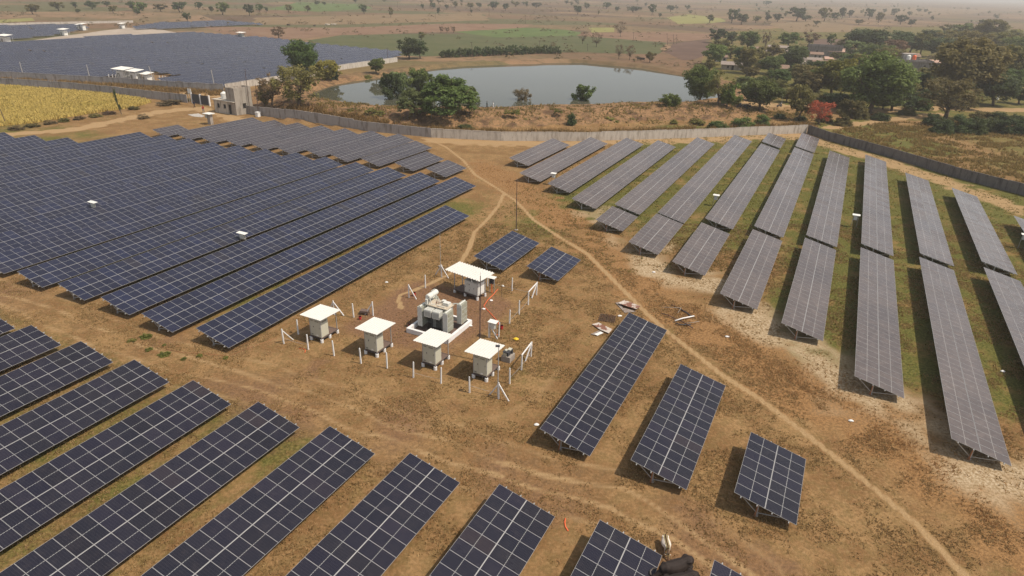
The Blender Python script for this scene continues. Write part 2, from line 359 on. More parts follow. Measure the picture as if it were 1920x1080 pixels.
P_LANE = pl((0, 153), (130, 158), (240, 166), (330, 176), (400, 180))
P_WIN = pl((820, 262), (900, 268), (1100, 268), (1300, 262), (1500, 255), (1545, 270), (1670, 305), (1780, 345), (1900, 390))
P_ROAD = pl((1310, 196), (1390, 199), (1500, 199), (1560, 203), (1640, 208), (1760, 202), (1830, 206), (1920, 206))
P_ROAD2 = pl((1560, 240), (1640, 228), (1700, 220), (1760, 214))
def build_ground():
    X, Y = np.meshgrid(GX, GY); nx, ny = len(GX), len(GY)
    Z = height(X, Y); AL = EX * X + EY * Y; PE = -EY * X + EX * Y
    D = np.hypot(X, Y)
    n1 = vnoise(X, Y, 4.0, 21); n2 = vnoise(X, Y, 1.4, 22); n3 = vnoise(X, Y, 11, 23)
    zone = np.zeros((ny, nx, 4)); z2 = np.zeros((ny, nx, 4))
    core = (X > -170) & (X < 180) & (Y > 10) & (Y < 420)
    def path(P, w, soft=0.5):
        o = np.zeros(X.shape); m = core; o[m] = 1 - ss(segdist(X[m], Y[m], P) + (n2[m] - .5) * w * .7, w * .5 - soft * .4, w * .5 + soft); return o
    # green between and under the rows on the right, olive tint elsewhere
    inR = ss(AL, 58, 72) * (1 - ss(AL, 158, 172)) * ss(PE, -70, -50) * (1 - ss(PE, 34, 44)) * ss(AL - 0.35 * (30 - PE), 66, 88)
    inR = np.maximum(inR, ss(AL, 52, 62) * (1 - ss(AL, 150, 165)) * (1 - ss(PE, 0, 6)) * ss(PE, -75, -60))
    g = inR * (0.40 + 0.75 * n1) * 0.95
    inL = ss(AL, 34, 38) * (1 - ss(AL, 80, 90)) * ss(PE, 43, 45) * 0.42
    inH = (1 - ss(AL, 28, 31)) * ss(PE, 15, 35) * 0.42
    g = np.maximum(g, np.maximum(inL, inH) * (.5 + n1))
    g = np.maximum(g, ((n3 > .55) & core) * 0.30 * n1)
    wall_out = inside(X, Y, [tuple(at(*p)[:2]) for p in ((1560, 262), (1530, 240), (1700, 200), (2300, 200), (2300, 420), (1920, 362))])
    g = np.where(wall_out, 0.32 + 0.55 * (n3 - .35), g)
    tall = pl((1600, 238), (1660, 262), (1720, 275)); tg = np.zeros(X.shape); tg[core] = 1 - ss(segdist(X[core], Y[core], tall), 6, 12)
    g = np.maximum(g, tg * .9)
    trk = np.zeros(X.shape); dt = segdist(X[core], Y[core], P_TRK) + (n1[core] - .5) * .8; trk[core] = np.maximum.reduce([np.exp(-((dt - .9) / .35) ** 2), .8 * np.exp(-((dt - 2.7) / .4) ** 2), .5 * np.exp(-((dt - 4.4) / .5) ** 2)])
    s = np.maximum.reduce([path(P_MAIN, 0.25, .32) * (.62 + .35 * n1 + .3 * n2), path(P_BR, 0.24, .30) * (.72 + .45 * n1), path(P_LEFT, 3.0, 1.2) * .9, path(P_LANE, 4, 2) * .7, path(P_WIN, 5, 3) * .55, path(P_ROAD, 5, 2), path(P_ROAD2, 3.5, 1) * .8])
    s = np.maximum(s, np.maximum.reduce([trk * .62 * (n2 * .6 + .5), path(P_TRK2, 0.7, .6) * .34, path(P_TRK3, 0.6, .4) * .36]))
    sub = ss(AL, 39, 44) * (1 - ss(AL, 54, 58)) * ss(PE, 24, 28) * (1 - ss(PE, 37, 41)) * (0.55 + 0.7 * n1)
    sub = np.maximum(sub, path(P_TRK, 8, 3) * (.25 + .7 * n1) * .75)
    pale = path(P_PALE, 6.0, 4) * (0.22 + 1.0 * n1) * (.58 + .75 * n2)
    pale = np.maximum(pale, path(pl((1500, 660), (1640, 760), (1800, 880)), 8, 4) * (.2 + .9 * n1) * .7)
    grove = inside(X, Y, [tuple(at(*q)[:2]) for q in ((1300, 150), (1340, 60), (1500, 50), (1800, 50), (2100, 60), (2100, 232), (1700, 226), (1600, 205), (1400, 192))])
    gz = np.where(grove, .35 + .5 * n3, 0); g = np.maximum(g, gz)
    zone[..., 0] = g; zone[..., 1] = s; zone[..., 2] = sub * .85; zone[..., 3] = pale
    z2[..., 0] = path(P_BAND, 5.5, 3.5) * (.35 + .9 * n1)
    z2[..., 1] = ss(D, 190, 330) * np.where(grove, .15, 1)
    pm = (X > -130) & (X < 140) & (Y > 138) & (Y < 345); bank = np.zeros(X.shape); bank[pm] = ss(Z[pm], 0.1, 0.6) * (.4 + .7 * n1[pm]); z2[..., 2] = bank
    z2[..., 3] = n3
    V = np.stack([X, Y, Z], -1).reshape(-1, 3)
    i = np.arange(nx * ny).reshape(ny, nx); Q = np.stack([i[:-1, :-1], i[:-1, 1:], i[1:, 1:], i[1:, :-1]], -1).reshape(-1, 4)
    me = np_mesh('ground', V, Q, [ground_mat()], smooth=True, attr={'zone': ('POINT', zone.reshape(-1, 4)), 'zone2': ('POINT', z2.reshape(-1, 4))})
    tag(link('ground', me), kind='structure')

def ground_mat():
    t = NT('dry_ground'); p = t.n('ShaderNodeNewGeometry').outputs['Position']
    a1 = t.n('ShaderNodeAttribute', attribute_name='zone'); s1 = t.n('ShaderNodeSeparateColor'); t.L(a1.outputs['Color'], s1.inputs[0])
    a2 = t.n('ShaderNodeAttribute', attribute_name='zone2'); s2 = t.n('ShaderNodeSeparateColor'); t.L(a2.outputs['Color'], s2.inputs[0])
    big = t.noise(p, 0.045, 4, 0.6); mid = t.noise(p, 0.30, 5, 0.62); med = t.noise(p, 1.3, 4, 0.6); fine = t.noise(p, 4.5, 4, 0.65); grit = t.noise(p, 16, 3, 0.6)
    dry = t.mix(t.sstep(mid, 0.38, 0.62), (0.215, 0.118, 0.050), (0.310, 0.188, 0.084))
    dry = t.mix(t.math('MULTIPLY', t.sstep(big, 0.45, 0.65), 0.45), dry, (0.235, 0.125, 0.052))
    dry = t.mix(t.math('MULTIPLY', t.sstep(med, 0.44, 0.60), 0.48), dry, (0.170, 0.118, 0.045))
    dry = t.mix(t.math('MULTIPLY', t.sstep(fine, 0.46, 0.62), 0.42), dry, (0.125, 0.080, 0.032))
    dry = t.mix(t.math('MULTIPLY', t.sstep(fine, 0.48, 0.30), 0.40), dry, (0.40, 0.265, 0.135))
    def over(base, mask, col, lo=0.25, hi=0.7, nz=med, k=0.55):
        f = t.math('ADD', mask, t.math('MULTIPLY', t.math('SUBTRACT', nz, 0.5), k)); f = t.math('MULTIPLY', t.sstep(f, lo, hi), t.sstep(mask, 0.02, 0.15)); return t.mix(f, base, col)
    green = t.mix(t.sstep(fine, 0.38, 0.60), (0.165, 0.150, 0.042), (0.070, 0.075, 0.016)); green = t.mix(t.sstep(mid, 0.5, 0.7), green, (0.225, 0.150, 0.055))
    c = over(dry, s1.outputs[0], green, 0.15, 0.65)
    band = t.mix(t.sstep(fine, 0.38, 0.62), (0.33, 0.185, 0.078), (0.19, 0.105, 0.044))
    c = over(c, s2.outputs[0], band, 0.2, 0.7)
    grav = t.mix(t.sstep(fine, 0.38, 0.62), (0.235, 0.128, 0.066), (0.140, 0.076, 0.042)); grav = t.mix(t.math('MULTIPLY', t.sstep(grit, 0.48, 0.66), .5), grav, (0.27, 0.18, 0.12))
    c = over(c, s1.outputs[2], grav, 0.25, 0.75)
    pale = t.mix(t.sstep(fine, 0.35, 0.62), (0.52, 0.41, 0.275), (0.29, 0.20, 0.105))
    c = over(c, a1.outputs['Alpha'], pale, 0.3, 0.8, fine, 0.8)
    bank = t.mix(t.sstep(mid, 0.36, 0.54), (0.125, 0.070, 0.042), (0.310, 0.180, 0.090)); bank = t.mix(t.math('MULTIPLY', t.sstep(med, 0.48, 0.6), .65), bank, (0.115, 0.085, 0.036)); bank = t.mix(t.math('MULTIPLY', t.sstep(fine, 0.48, 0.62), .6), bank, (0.075, 0.048, 0.026))
    c = over(c, s2.outputs[2], bank, 0.1, 0.5)
    soil = t.mix(t.sstep(fine, 0.3, 0.7), (0.40, 0.270, 0.140), (0.32, 0.205, 0.10))
    c = over(c, s1.outputs[1], soil, 0.2, 0.6, fine, 0.45)
    # the plain further out: a patchwork of dry plots
    vo = t.n('ShaderNodeTexVoronoi', feature='F1'); vo.inputs['Scale'].default_value = 0.0085; mp = t.n('ShaderNodeMapping'); mp.inputs['Rotation'].default_value = (0, 0, 0.5); mp.inputs['Scale'].default_value = (1, 1.7, 0); t.L(p, mp.inputs[0]); t.L(mp.outputs[0], vo.inputs['Vector'])
    vs = t.n('ShaderNodeSeparateColor'); t.L(vo.outputs['Color'], vs.inputs[0])
    plot = t.ramp(vs.outputs[0], [(0.0, (0.185, 0.112, 0.066)), (0.3, (0.250, 0.158, 0.092)), (0.5, (0.195, 0.132, 0.070)), (0.66, (0.115, 0.108, 0.050)), (0.8, (0.128, 0.082, 0.055)), (1.0, (0.175, 0.110, 0.066))], 'CONSTANT')
    plot = t.mix(t.math('MULTIPLY', t.sstep(t.noise(p, 0.02, 6, 0.65), 0.42, 0.66), 0.6), plot, (0.115, 0.098, 0.048))
    plot = t.mix(t.math('MULTIPLY', t.sstep(t.noise(p, 0.12, 6, 0.75), 0.50, 0.62), 0.75), plot, (0.085, 0.070, 0.034))
    c = t.mix(s2.outputs[1], c, plot)
    c = t.mix(t.math('MULTIPLY', t.sstep(grit, 0.48, 0.68), 0.55), c, t.mix(0.5, c, (0.04, 0.025, 0.012)))
    hgt = t.math('ADD', t.math('MULTIPLY', fine, 1.0), t.math('MULTIPLY', grit, 0.5))
    t.bump(hgt, 0.65, 0.14)
    return t.fin(c, 0.95, 0, 0.1)
build_ground()

# pond water
def water_mat():
    t = NT('still_pond_water'); p = t.n('ShaderNodeNewGeometry').outputs['Position']
    c = t.mix(t.noise(p, 0.03, 3), (0.055, 0.057, 0.039), (0.080, 0.078, 0.054)); t.bump(t.noise(p, 2.2, 3), 0.03, 0.04)
    t.b.inputs['IOR'].default_value = 1.13
    return t.fin(c, 0.03, 0, 0.5)
wm = MB(); n_ = len(POND); cx = sum(p[0] for p in POND) / n_; cy = sum(p[1] for p in POND) / n_
wv = [(cx + (p[0] - cx) * 1.02, cy + (p[1] - cy) * 1.012, WATER_Z) for p in POND]
wm.add(wv, [tuple(range(n_ - 1, -1, -1))]); wo = wm.build('pond_water', water_mat())
if wo.data.polygons[0].normal.z < 0: wo.data.flip_normals()
tag(wo, kind='structure')

# fields of the plain: thin sheets on the ground
def field_mat(name, a, b, c, sc=0.06):
    t = NT(name); p = t.n('ShaderNodeNewGeometry').outputs['Position']
    x = t.mix(t.sstep(t.noise(p, sc, 5, 0.65), 0.35, 0.65), a, b); x = t.mix(t.math('MULTIPLY', t.sstep(t.noise(p, sc * 5, 6, 0.75), 0.47, 0.62), 0.45), x, c)
    t.bump(t.noise(p, 1.2, 3), 0.4, 0.2); return t.fin(x, 0.95, 0, 0.1)
FM = {'green': field_mat('green_crop_field', (0.072, 0.085, 0.034), (0.098, 0.100, 0.045), (0.115, 0.092, 0.048)), 'bright': field_mat('bright_green_field', (0.075, 0.115, 0.034), (0.11, 0.145, 0.048), (0.13, 0.13, 0.05)),
      'tan': field_mat('tan_stubble_field', (0.225, 0.155, 0.085), (0.18, 0.125, 0.07), (0.13, 0.095, 0.052)), 'red': field_mat('reddish_fallow_field', (0.185, 0.108, 0.068), (0.225, 0.142, 0.09), (0.11, 0.074, 0.046)),
      'brown': field_mat('brown_ploughed_field', (0.105, 0.066, 0.05), (0.14, 0.09, 0.066), (0.10, 0.065, 0.045)), 'lime': field_mat('yellow_green_field', (0.20, 0.20, 0.06), (0.26, 0.235, 0.085), (0.19, 0.15, 0.07)),
      'gravelyard': field_mat('grey_gravel_yard', (0.33, 0.27, 0.215), (0.40, 0.335, 0.27), (0.27, 0.215, 0.165))}
def field(name, kind, z, px):
    pts = [at(u, v) for u, v in px]; m = MB(); out = []
    r = random.Random(len(FM) + int(px[0][0]))
    for i, a in enumerate(pts):              # slightly uneven edges
        b = pts[(i + 1) % len(pts)]; L = (b - a).length; k = max(1, min(14, int(L / 14)))
        for j in range(k):
            q = a.lerp(b, j / k); j_ = min(2.2, L * 0.02) if j else 0
            out.append((q.x + r.uniform(-j_, j_), q.y + r.uniform(-j_, j_), z))
    m.add(out, [tuple(range(len(out)))]); o = m.build(name, FM[kind]); o.data.update()
    if o.data.polygons[0].normal.z < 0: o.data.flip_normals()
    tag(o, kind='structure')
field('field', 'red', 0.04, [(380, 50), (640, 52), (850, 44), (1000, 46), (985, 52), (860, 60), (640, 66), (540, 74), (420, 63)])
field('field', 'green', 0.05, [(640, 66), (800, 63), (1080, 67), (1250, 80), (1235, 101), (1180, 101), (1090, 98), (1000, 99), (900, 102), (800, 106), (748, 104), (745, 97), (607, 83), (575, 76)])
field('field', 'bright', 0.08, [(850, 60), (985, 52), (1060, 56), (1090, 61), (1080, 67), (930, 70)])
field('field', 'tan', 0.04, [(480, 33), (700, 28), (900, 25), (920, 38), (640, 46), (470, 47)])
field('field', 'bright', 0.05, [(560, 4), (680, 8), (700, 16), (600, 22), (500, 18)])
field('field', 'lime', 0.05, [(1250, 33), (1290, 27), (1350, 34), (1362, 40), (1330, 44), (1270, 45)])
field('field', 'lime', 0.05, [(1105, 52), (1150, 52), (1152, 60), (1110, 61)])
field('field', 'brown', 0.06, [(1245, 97), (1262, 82), (1325, 74), (1332, 98), (1300, 112), (1280, 113)])
field('field', 'brown', 0.06, [(1528, 73), (1592, 74), (1592, 86), (1528, 86)])
field('field', 'tan', 0.05, [(1440, 44), (1530, 40), (1600, 48), (1600, 60), (1480, 60)])
field('field', 'red', 0.04, [(1090, 62), (1240, 60), (1400, 66), (1330, 73), (1250, 80), (1090, 68)])
field('field', 'tan', 0.05, [(1500, 13), (1700, 14), (1860, 19), (1820, 27), (1600, 27)])
field('field', 'lime', 0.05, [(0, 37), (60, 34), (66, 39), (0, 43)])
field('gravel_yard', 'gravelyard', 0.05, [(130, 66), (235, 52), (300, 55), (335, 62), (160, 71), (60, 80), (40, 79)])
# ------------------------------------------------------------------ solar tables
TILT = R(13.5481); WS = 3.979; WC = WS * math.cos(TILT); LOW = 0.6; RISE = WS * math.sin(TILT)
CT, ST = math.cos(TILT), math.sin(TILT)
def slope(x, q, nrm=0.0):        # x along, q = metres up the slope from the low edge, nrm = offset along the panel normal; table-local
    return Vector((x, -WC / 2 + q * CT - nrm * ST, LOW + q * ST + nrm * CT))
MW, ML, GAPC = 0.988, 1.970, 0.040
def module_geo(mb_v, mb_f, mb_m, mb_uv, x0, q0, u0, tf):
    """one framed module: glass slightly below a light frame; tf maps (x, q, nrm) to a point"""
    w, l, b, h = MW, ML, 0.012, 0.035
    n = len(mb_v)
    P = [(0, 0), (w, 0), (w, l), (0, l)]; I = [(b, b), (w - b, b), (w - b, l - b), (b, l - b)]
    for p in P: mb_v.append(tf(x0 + p[0], q0 + p[1], 0))
    for p in I: mb_v.append(tf(x0 + p[0], q0 + p[1], 0))
    for p in I: mb_v.append(tf(x0 + p[0], q0 + p[1], -0.004))
    for p in P: mb_v.append(tf(x0 + p[0], q0 + p[1], -h))
    fs = [(0, 1, 5, 4), (1, 2, 6, 5), (2, 3, 7, 6), (3, 0, 4, 7), (8, 9, 10, 11), (4, 5, 9, 8), (5, 6, 10, 9), (6, 7, 11, 10), (7, 4, 8, 11),
          (1, 0, 12, 13), (2, 1, 13, 14), (3, 2, 14, 15), (0, 3, 15, 12), (15, 14, 13, 12)]
    for k, f in enumerate(fs):
        mb_f.append(tuple(i + n for i in f)); mb_m.append(1 if k == 4 else 0)
        mb_uv += [(u0 + .003, 0.0), (u0 + .997, 0.0), (u0 + .997, 1.0), (u0 + .003, 1.0)] if k == 4 else [(u0 + .5, .25)] * 4
def module_mesh(pv):
    v, f, m, uv = [], [], [], []
    module_geo(v, f, m, uv, -MW / 2, -ML / 2, 0, lambda x, q, nn: (x, q * CT - nn * ST, q * ST + nn * CT))
    return np_mesh('solar_panel', np.array(v), np.array(f), [M['alu'], M[pv]], mi=m, uv=uv)
MODULE = {k: module_mesh(k) for k in ('pv', 'pvdark', 'pvdusty')}
ROWC = {}; YP = 0.10 * WC
def row_mesh(n, both=False, pv='pv'):     # n modules side by side, both=True: the two rows of a far table
    k = (n, both, pv)
    if k not in ROWC:
        v, f, m, uv = [], [], [], []
        for i in range(n):
            for j in range(2 if both else 1):
                module_geo(v, f, m, uv, i - n / 2 + (1 - MW) / 2, (0 if not j else ML + GAPC), i + 300 * j, lambda x, q, nn: tuple(slope(x, q, nn)) if both else (x, q * CT - nn * ST, q * ST + nn * CT))
        if both:
            for x in np.arange(-n / 2 + 1, n / 2, 6.5):
                b = len(v); y = YP; z1 = slope(0, (YP + WC / 2) / CT, -0.05).z
                v += [(x - .06, y - .06, 0), (x + .06, y - .06, 0), (x + .06, y + .06, 0), (x - .06, y + .06, 0), (x - .06, y - .06, z1), (x + .06, y - .06, z1), (x + .06, y + .06, z1), (x - .06, y + .06, z1)]
                for q in ((0, 1, 5, 4), (1, 2, 6, 5), (2, 3, 7, 6), (3, 0, 4, 7)): f.append(tuple(i + b for i in q)); m.append(0); uv += [(.5, .25)] * 4
        ROWC[k] = np_mesh('panel_row', np.array(v), np.array(f), [M['alu'], M[pv]], mi=m, uv=uv)
    return ROWC[k]
BOXC = {}
def purlin_mesh(L):
    if ('p', L) not in BOXC: BOXC[('p', L)] = MB().box((0, 0, 0), (L, 0.06, 0.07)).mesh('purlin', M['galv'])
    return BOXC[('p', L)]
def strip_mesh(L):
    if ('s', L) not in BOXC: BOXC[('s', L)] = MB().box((0, 0, 0), (L, 0.05, 0.012), M=Matrix.Rotation(TILT, 3, 'X')).mesh('joint_strip', M['alu'])
    return BOXC[('s', L)]
YP = 0.10 * WC                   # the post stands a little up-slope of the middle
def frame_parts():
    post = MB(); q = (YP + WC / 2) / CT; top = slope(0, q, -0.15)
    post.box((0, YP, top.z / 2), (0.07, 0.11, top.z)); post.tube([(0, YP, -.05), (0, YP, 0.13)], 0.12, 10, 1)
    raf = MB().bar(slope(0, 0.28, -0.145), slope(0, WS - 0.22, -0.145), 0.055, 0.09)
    b1 = MB().bar(slope(0.05, 0.42, -0.18), (0.05, YP - 0.03, 0.22), 0.04, 0.055)
    b2 = MB().bar(slope(0.05, WS - 0.36, -0.18), (0.05, YP + 0.03, 0.22), 0.04, 0.055)
    return post, raf, b1, b2
_p, _r, _b1, _b2 = frame_parts()
ME_POST = _p.mesh('support_post', [M['galv'], M['conc']]); ME_RAF = _r.mesh('rafter', M['galv']); ME_B = [_b1.mesh('brace', M['galv']), _b2.mesh('brace', M['galv'])]
def merged(*mbs):
    o = MB()
    for m in mbs:
        n = len(o.v); o.v += m.v; o.f += [tuple(i + n for i in f) for f in m.f]; o.m += m.m
    return o
ME_FRAME = merged(*frame_parts()).mesh('support_frame', [M['galv'], M['conc']])
def conduit_mesh():
    m = MB(); q = (YP + WC / 2) / CT; t = slope(-0.09, q, -0.10)
    for k, dx in enumerate((-0.035, 0.02)):
        m.tube([(t.x + dx, YP + .02, t.z + 0.02), (-0.10 + dx, YP + .05, t.z - 0.25), (-0.09 + dx, YP + .06, 0.35), (-0.12 + dx, YP + .05 + .1 * k, -0.02)], 0.032, 6)
    return m.mesh('cable_conduit', M['cable'], True)
ME_COND = conduit_mesh()
NTAB = 0
def table(al_far, pe, n, label, group, mode, cond=False, ext=0.12, step=3.4, pv='pv'):
    """mode 'modules': every panel is a part; 'rows': two panel rows; 'far': one mesh"""
    ac = al_far - n / 2; p = AP(ac, pe + WC / 2, 0); p.z = 0
    if mode == 'far':
        o = link('solar_table', row_mesh(n, True), None, p, (0, 0, ROT)); return tag(o, label, 'solar table', group)
    root = empty('solar_table', p, ROT, label, 'solar table', group)
    if mode == 'modules':
        for i in range(n):
            for j in range(2):
                q = ML / 2 + j * (ML + GAPC); link('solar_panel', MODULE[pv], root, slope(i - n / 2 + .5, q))
    else:
        for j in range(2): link('panel_row', row_mesh(n, False, pv), root, slope(0, j * (ML + GAPC)))
    link('joint_strip', strip_mesh(n), root, slope(0, ML + GAPC / 2, -0.035))
    for q in (0.45, 1.5, ML + GAPC + 0.45, ML + GAPC + 1.5): link('purlin', purlin_mesh(n + 2 * ext), root, slope(0, q, -0.075))
    k = max(2, int(round((n - .7) / step)) + 1)
    for i in range(k):
        x = -n / 2 + 0.35 + (n - 0.7) * i / (k - 1)
        if i == 0:
            post = link('support_post', ME_POST, root, (x, 0, 0)); link('rafter', ME_RAF, post)
            for b in ME_B: link('brace', b, post)
        else: link('support_frame', ME_FRAME, root, (x, 0, 0))
    if cond: link('cable_conduit', ME_COND, root, (-n / 2 + 0.35, 0, 0))
    return root

GM = 'solar tables around the substation'; GH = 'rows of solar tables in the bottom left block'; GL = 'long rows of solar tables in the big left block'; GG = 'short rows of solar tables behind the big left block'; GR = 'rows of solar tables in the right block'
def T_(al, pe, n): return al, pe, int(round(n))
table(*T_(42.38, -2.7, 7), 'small dark solar table of seven panel columns standing alone at the lower right', GM, 'modules', True, pv='pvdark')
table(*T_(49.25, 4.02, 14), 'middle sized solar table between the longest and the smallest one right of the bottom block', GM, 'modules', True, pv='pvdark')
table(*T_(56.39, 10.77, 21), 'long solar table with scrap sheets lying at its far corner, right of the substation', GM, 'modules', True, pv='pvdark')
table(*T_(71.29, 30.93, 10), 'solar table of ten panel columns beside a tall rusty mast behind the substation', GM, 'modules')
table(*T_(68.72, 24.36, 7), 'small blue solar table behind the substation fence, right of the one at the mast', GM, 'modules', True)
Hs = [(29.29, -2.65, 8), (29.12, 4.0, 12), (28.99, 10.65, 16), (28.81, 17.31, 19), (28.52, 23.91, 20), (28.29, 30.47, 21), (27.98, 37.0, 19), (27.8, 43.61, 15), (27.59, 50.16, 12), (27.26, 56.6, 10), (27.08, 63.0, 8)]
for i, (al, pe, n) in enumerate(Hs):
    lab = 'solar table of which only one corner shows at the bottom edge, right of the buffaloes' if i == 0 else 'solar table with the buffaloes at its far corner, at the bottom edge' if i == 1 else \
        f'dark solar table in the bottom left block, {ORD[i - 2]} left of the buffaloes table'
    table(al, pe, n, lab, GH, 'modules', ext=0.16, pv='pvdark')
Ls = [(75.88, 43.78, 42), (89.4, 50.35, 56), (88.74, 56.71, 55), (88.62, 63.25, 55), (88.39, 69.69, 55), (88.45, 76.5, 55), (88.1, 82.9, 55), (87.11, 89.3, 55), (86.53, 95.45, 55), (85.88, 101.4, 54), (85.54, 107.55, 54),
      (85.17, 113.65, 54), (84.34, 119.9, 54), (73.85, 126.0, 44), (71.83, 132.8, 42), (70.23, 139.7, 40)]
for i, (al, pe, n) in enumerate(Ls):
    lab = 'front row of the big left block, long blue solar table nearest the substation' if i == 0 else f'long blue solar table of the big left block, {ORD[i]} row back from the substation'
    table(al, pe, n, lab, GL, 'modules' if i == 0 else 'rows', step=5.0)
Gs = [(98.26, 57.26, 7), (101.61, 63.94, 10), (107.96, 70.67, 17), (111.46, 77.26, 21), (110.8, 83.6, 20), (109.53, 89.6, 20), (109.17, 95.65, 20), (108.74, 101.8, 20), (108.01, 107.85, 20), (107.48, 113.91, 20), (93.06, 119.9, 6)]
for i, (al, pe, n) in enumerate(Gs):
    lab = 'shortest grey solar table behind the big left block, beside the footpath' if i == 0 else 'small lone solar table at the far left end of the short rows' if i == 10 else \
        f'short greyish solar table behind the big left block, {ORD[i]} from the footpath'
    table(al, pe, n, lab, GG, 'rows', step=5.0, pv='pvgrey')
Rr = {1: [(125.6, 48.81, 20)], 2: [(131.26, 42.63, 34)], 3: [(134.97, 36.03, 41)], 4: [(136.39, 29.66, 48)], 5: [(144.16, 23.25, 55), (88.07, 23.2, 7)], 6: [(151.68, 16.72, 63), (88.2, 16.74, 13)],
      7: [(158.84, 10.44, 11), (145.73, 10.32, 56), (87.6, 10.34, 16)], 8: [(163.3, 3.83, 16), (145.92, 3.81, 56), (88.44, 3.77, 23)], 9: [(146.8, -2.75, 57), (88.6, -2.7, 27)], 10: [(147.05, -9.25, 57), (88.49, -9.21, 34)],
      11: [(135.12, -15.8, 45), (88.62, -15.64, 40)], 12: [(127.96, -22.35, 37), (88.85, -22.3, 40)], 13: [(115.16, -29.1, 26), (88.5, -29.0, 36)]}
for i, lst in Rr.items():
    for j, (al, pe, n) in enumerate(lst):
        nm = f'{ORD[i - 1]} row from the left in the right block'
        if i == 1: lab = 'short far solar table by the wall, first from the left in the right block'
        elif len(lst) == 1: lab = f'long grey solar table, {nm}, in one piece'
        elif len(lst) == 3 and j == 0: lab = f'short end table by the wall, {nm}'
        else: lab = f'{"near" if j == len(lst) - 1 else "far long"} table of the {nm}, grey'
        table(al, pe, n, lab, GR, 'modules' if al < 90 else 'rows', cond=(al < 90), step=3.4 if al < 90 else 5.0, pv='pvdusty')

# the far arrays across the lane
def clip_row(poly, pe):
    xs = []
    for i in range(len(poly)):
        (a0, p0), (a1, p1) = poly[i], poly[(i + 1) % len(poly)]
        if (p0 > pe) != (p1 > pe): xs.append(a0 + (pe - p0) / (p1 - p0) * (a1 - a0))
    xs.sort(); return [(xs[0], xs[-1])] if len(xs) > 1 else []
def appx(*px): return [toAP(*at(u, v, 0.6)[:2]) for u, v in px]
FAR = [('main', [(119.5, 235), (124, 214), (133, 193), (140, 163.5), (178, 165), (200, 171), (234, 171), (258, 184), (261, 231), (270, 278), (266, 329), (208, 332), (200, 318), (168, 326), (110, 330), (104, 262)], 166, 332, 6.1),
       ('second', appx((-60, 51), (0, 50), (150, 47), (166, 52), (108, 65), (0, 76), (-60, 82)), 340, 440, 6.1), ('third', appx((240, 54), (300, 44), (420, 40), (492, 46), (300, 54)), 355, 420, 6.1)]
names3 = {'main': 'the large far array', 'second': 'the top left distant array', 'third': 'the thin array above the gravel yard'}
for nm, poly, p0, p1, st in FAR:
    pe = p0; k = 0
    while pe < p1:
        if not (nm == 'main' and 286.5 < pe < 291.5):
            for a, b in clip_row(poly, pe):
                if nm == 'main' and 190 < pe < 203: a = max(a, 147)
                L = b - a
                if L < 4: continue
                m = max(1, int(math.ceil(L / 56))); sz = int(L / m - 0.6)
                for j in range(m):
                    table(a + (j + 1) * L / m - 0.3, pe - WC / 2, sz, f'solar table in {names3[nm]}, {ORD[min(k, 29)]} row back' + (f', {ORD[j]} piece' if m > 1 else ''), f'solar tables of {names3[nm]}', 'far')
            k += 1
        pe += st
# ------------------------------------------------------------------ substation
def proj(p):
    d = Vector(p) - Vector((0, 0, CAM_H)); z = d.dot(_F); return 960 + FPX * d.dot(_R) / z, 540 - FPX * d.dot(_U) / z
def h_to(p, v):                  # height above p whose picture row is v
    z = 0.0
    while z < 40 and proj((p.x, p.y, p.z + z))[1] > v: z += 0.02
    return z
PLACE = ['leftmost of four', 'second of four from the left', 'third of four from the left', 'rightmost of four']
def rib_sheet(x0, x1, y0, y1, z0, z1, along_x=True, pitch=0.22, amp=0.025, th=0.012, mi=0):
    """ribbed sheet between two edges, ribs run along x (or y); z0 at x0, z1 at x1"""
    m = MB(); n = int((y1 - y0) / pitch) if along_x else int((x1 - x0) / pitch)
    prof = []
    for i in range(n):
        a = i / n; w = 1 / n
        prof += [(a, 0), (a + w * .62, 0), (a + w * .70, amp), (a + w * .92, amp)]
    prof.append((1, 0)); vs = []
    for side in (0, th):
        for t, h in prof:
            if along_x:
                y = y0 + (y1 - y0) * t; vs += [(x0, y, z0 + h - side), (x1, y, z1 + h - side)]
            else:
                x = x0 + (x1 - x0) * t; z = z0 + (z1 - z0) * t; vs += [(x, y0, z + h - side), (x, y1, z + h - side)]
    k = len(prof); fs = []
    for i in range(k - 1):
        fs += [(2 * i, 2 * i + 1, 2 * i + 3, 2 * i + 2), (2 * k + 2 * i + 2, 2 * k + 2 * i + 3, 2 * k + 2 * i + 1, 2 * k + 2 * i)]
        for o in (0, 1): fs.append((2 * i + o, 2 * i + 2 + o, 2 * k + 2 * i + 2 + o, 2 * k + 2 * i + o))
    for i in (0, k - 1): fs.append((2 * i, 2 * i + 1, 2 * k + 2 * i + 1, 2 * k + 2 * i))
    m.add(vs, fs, mi); return m
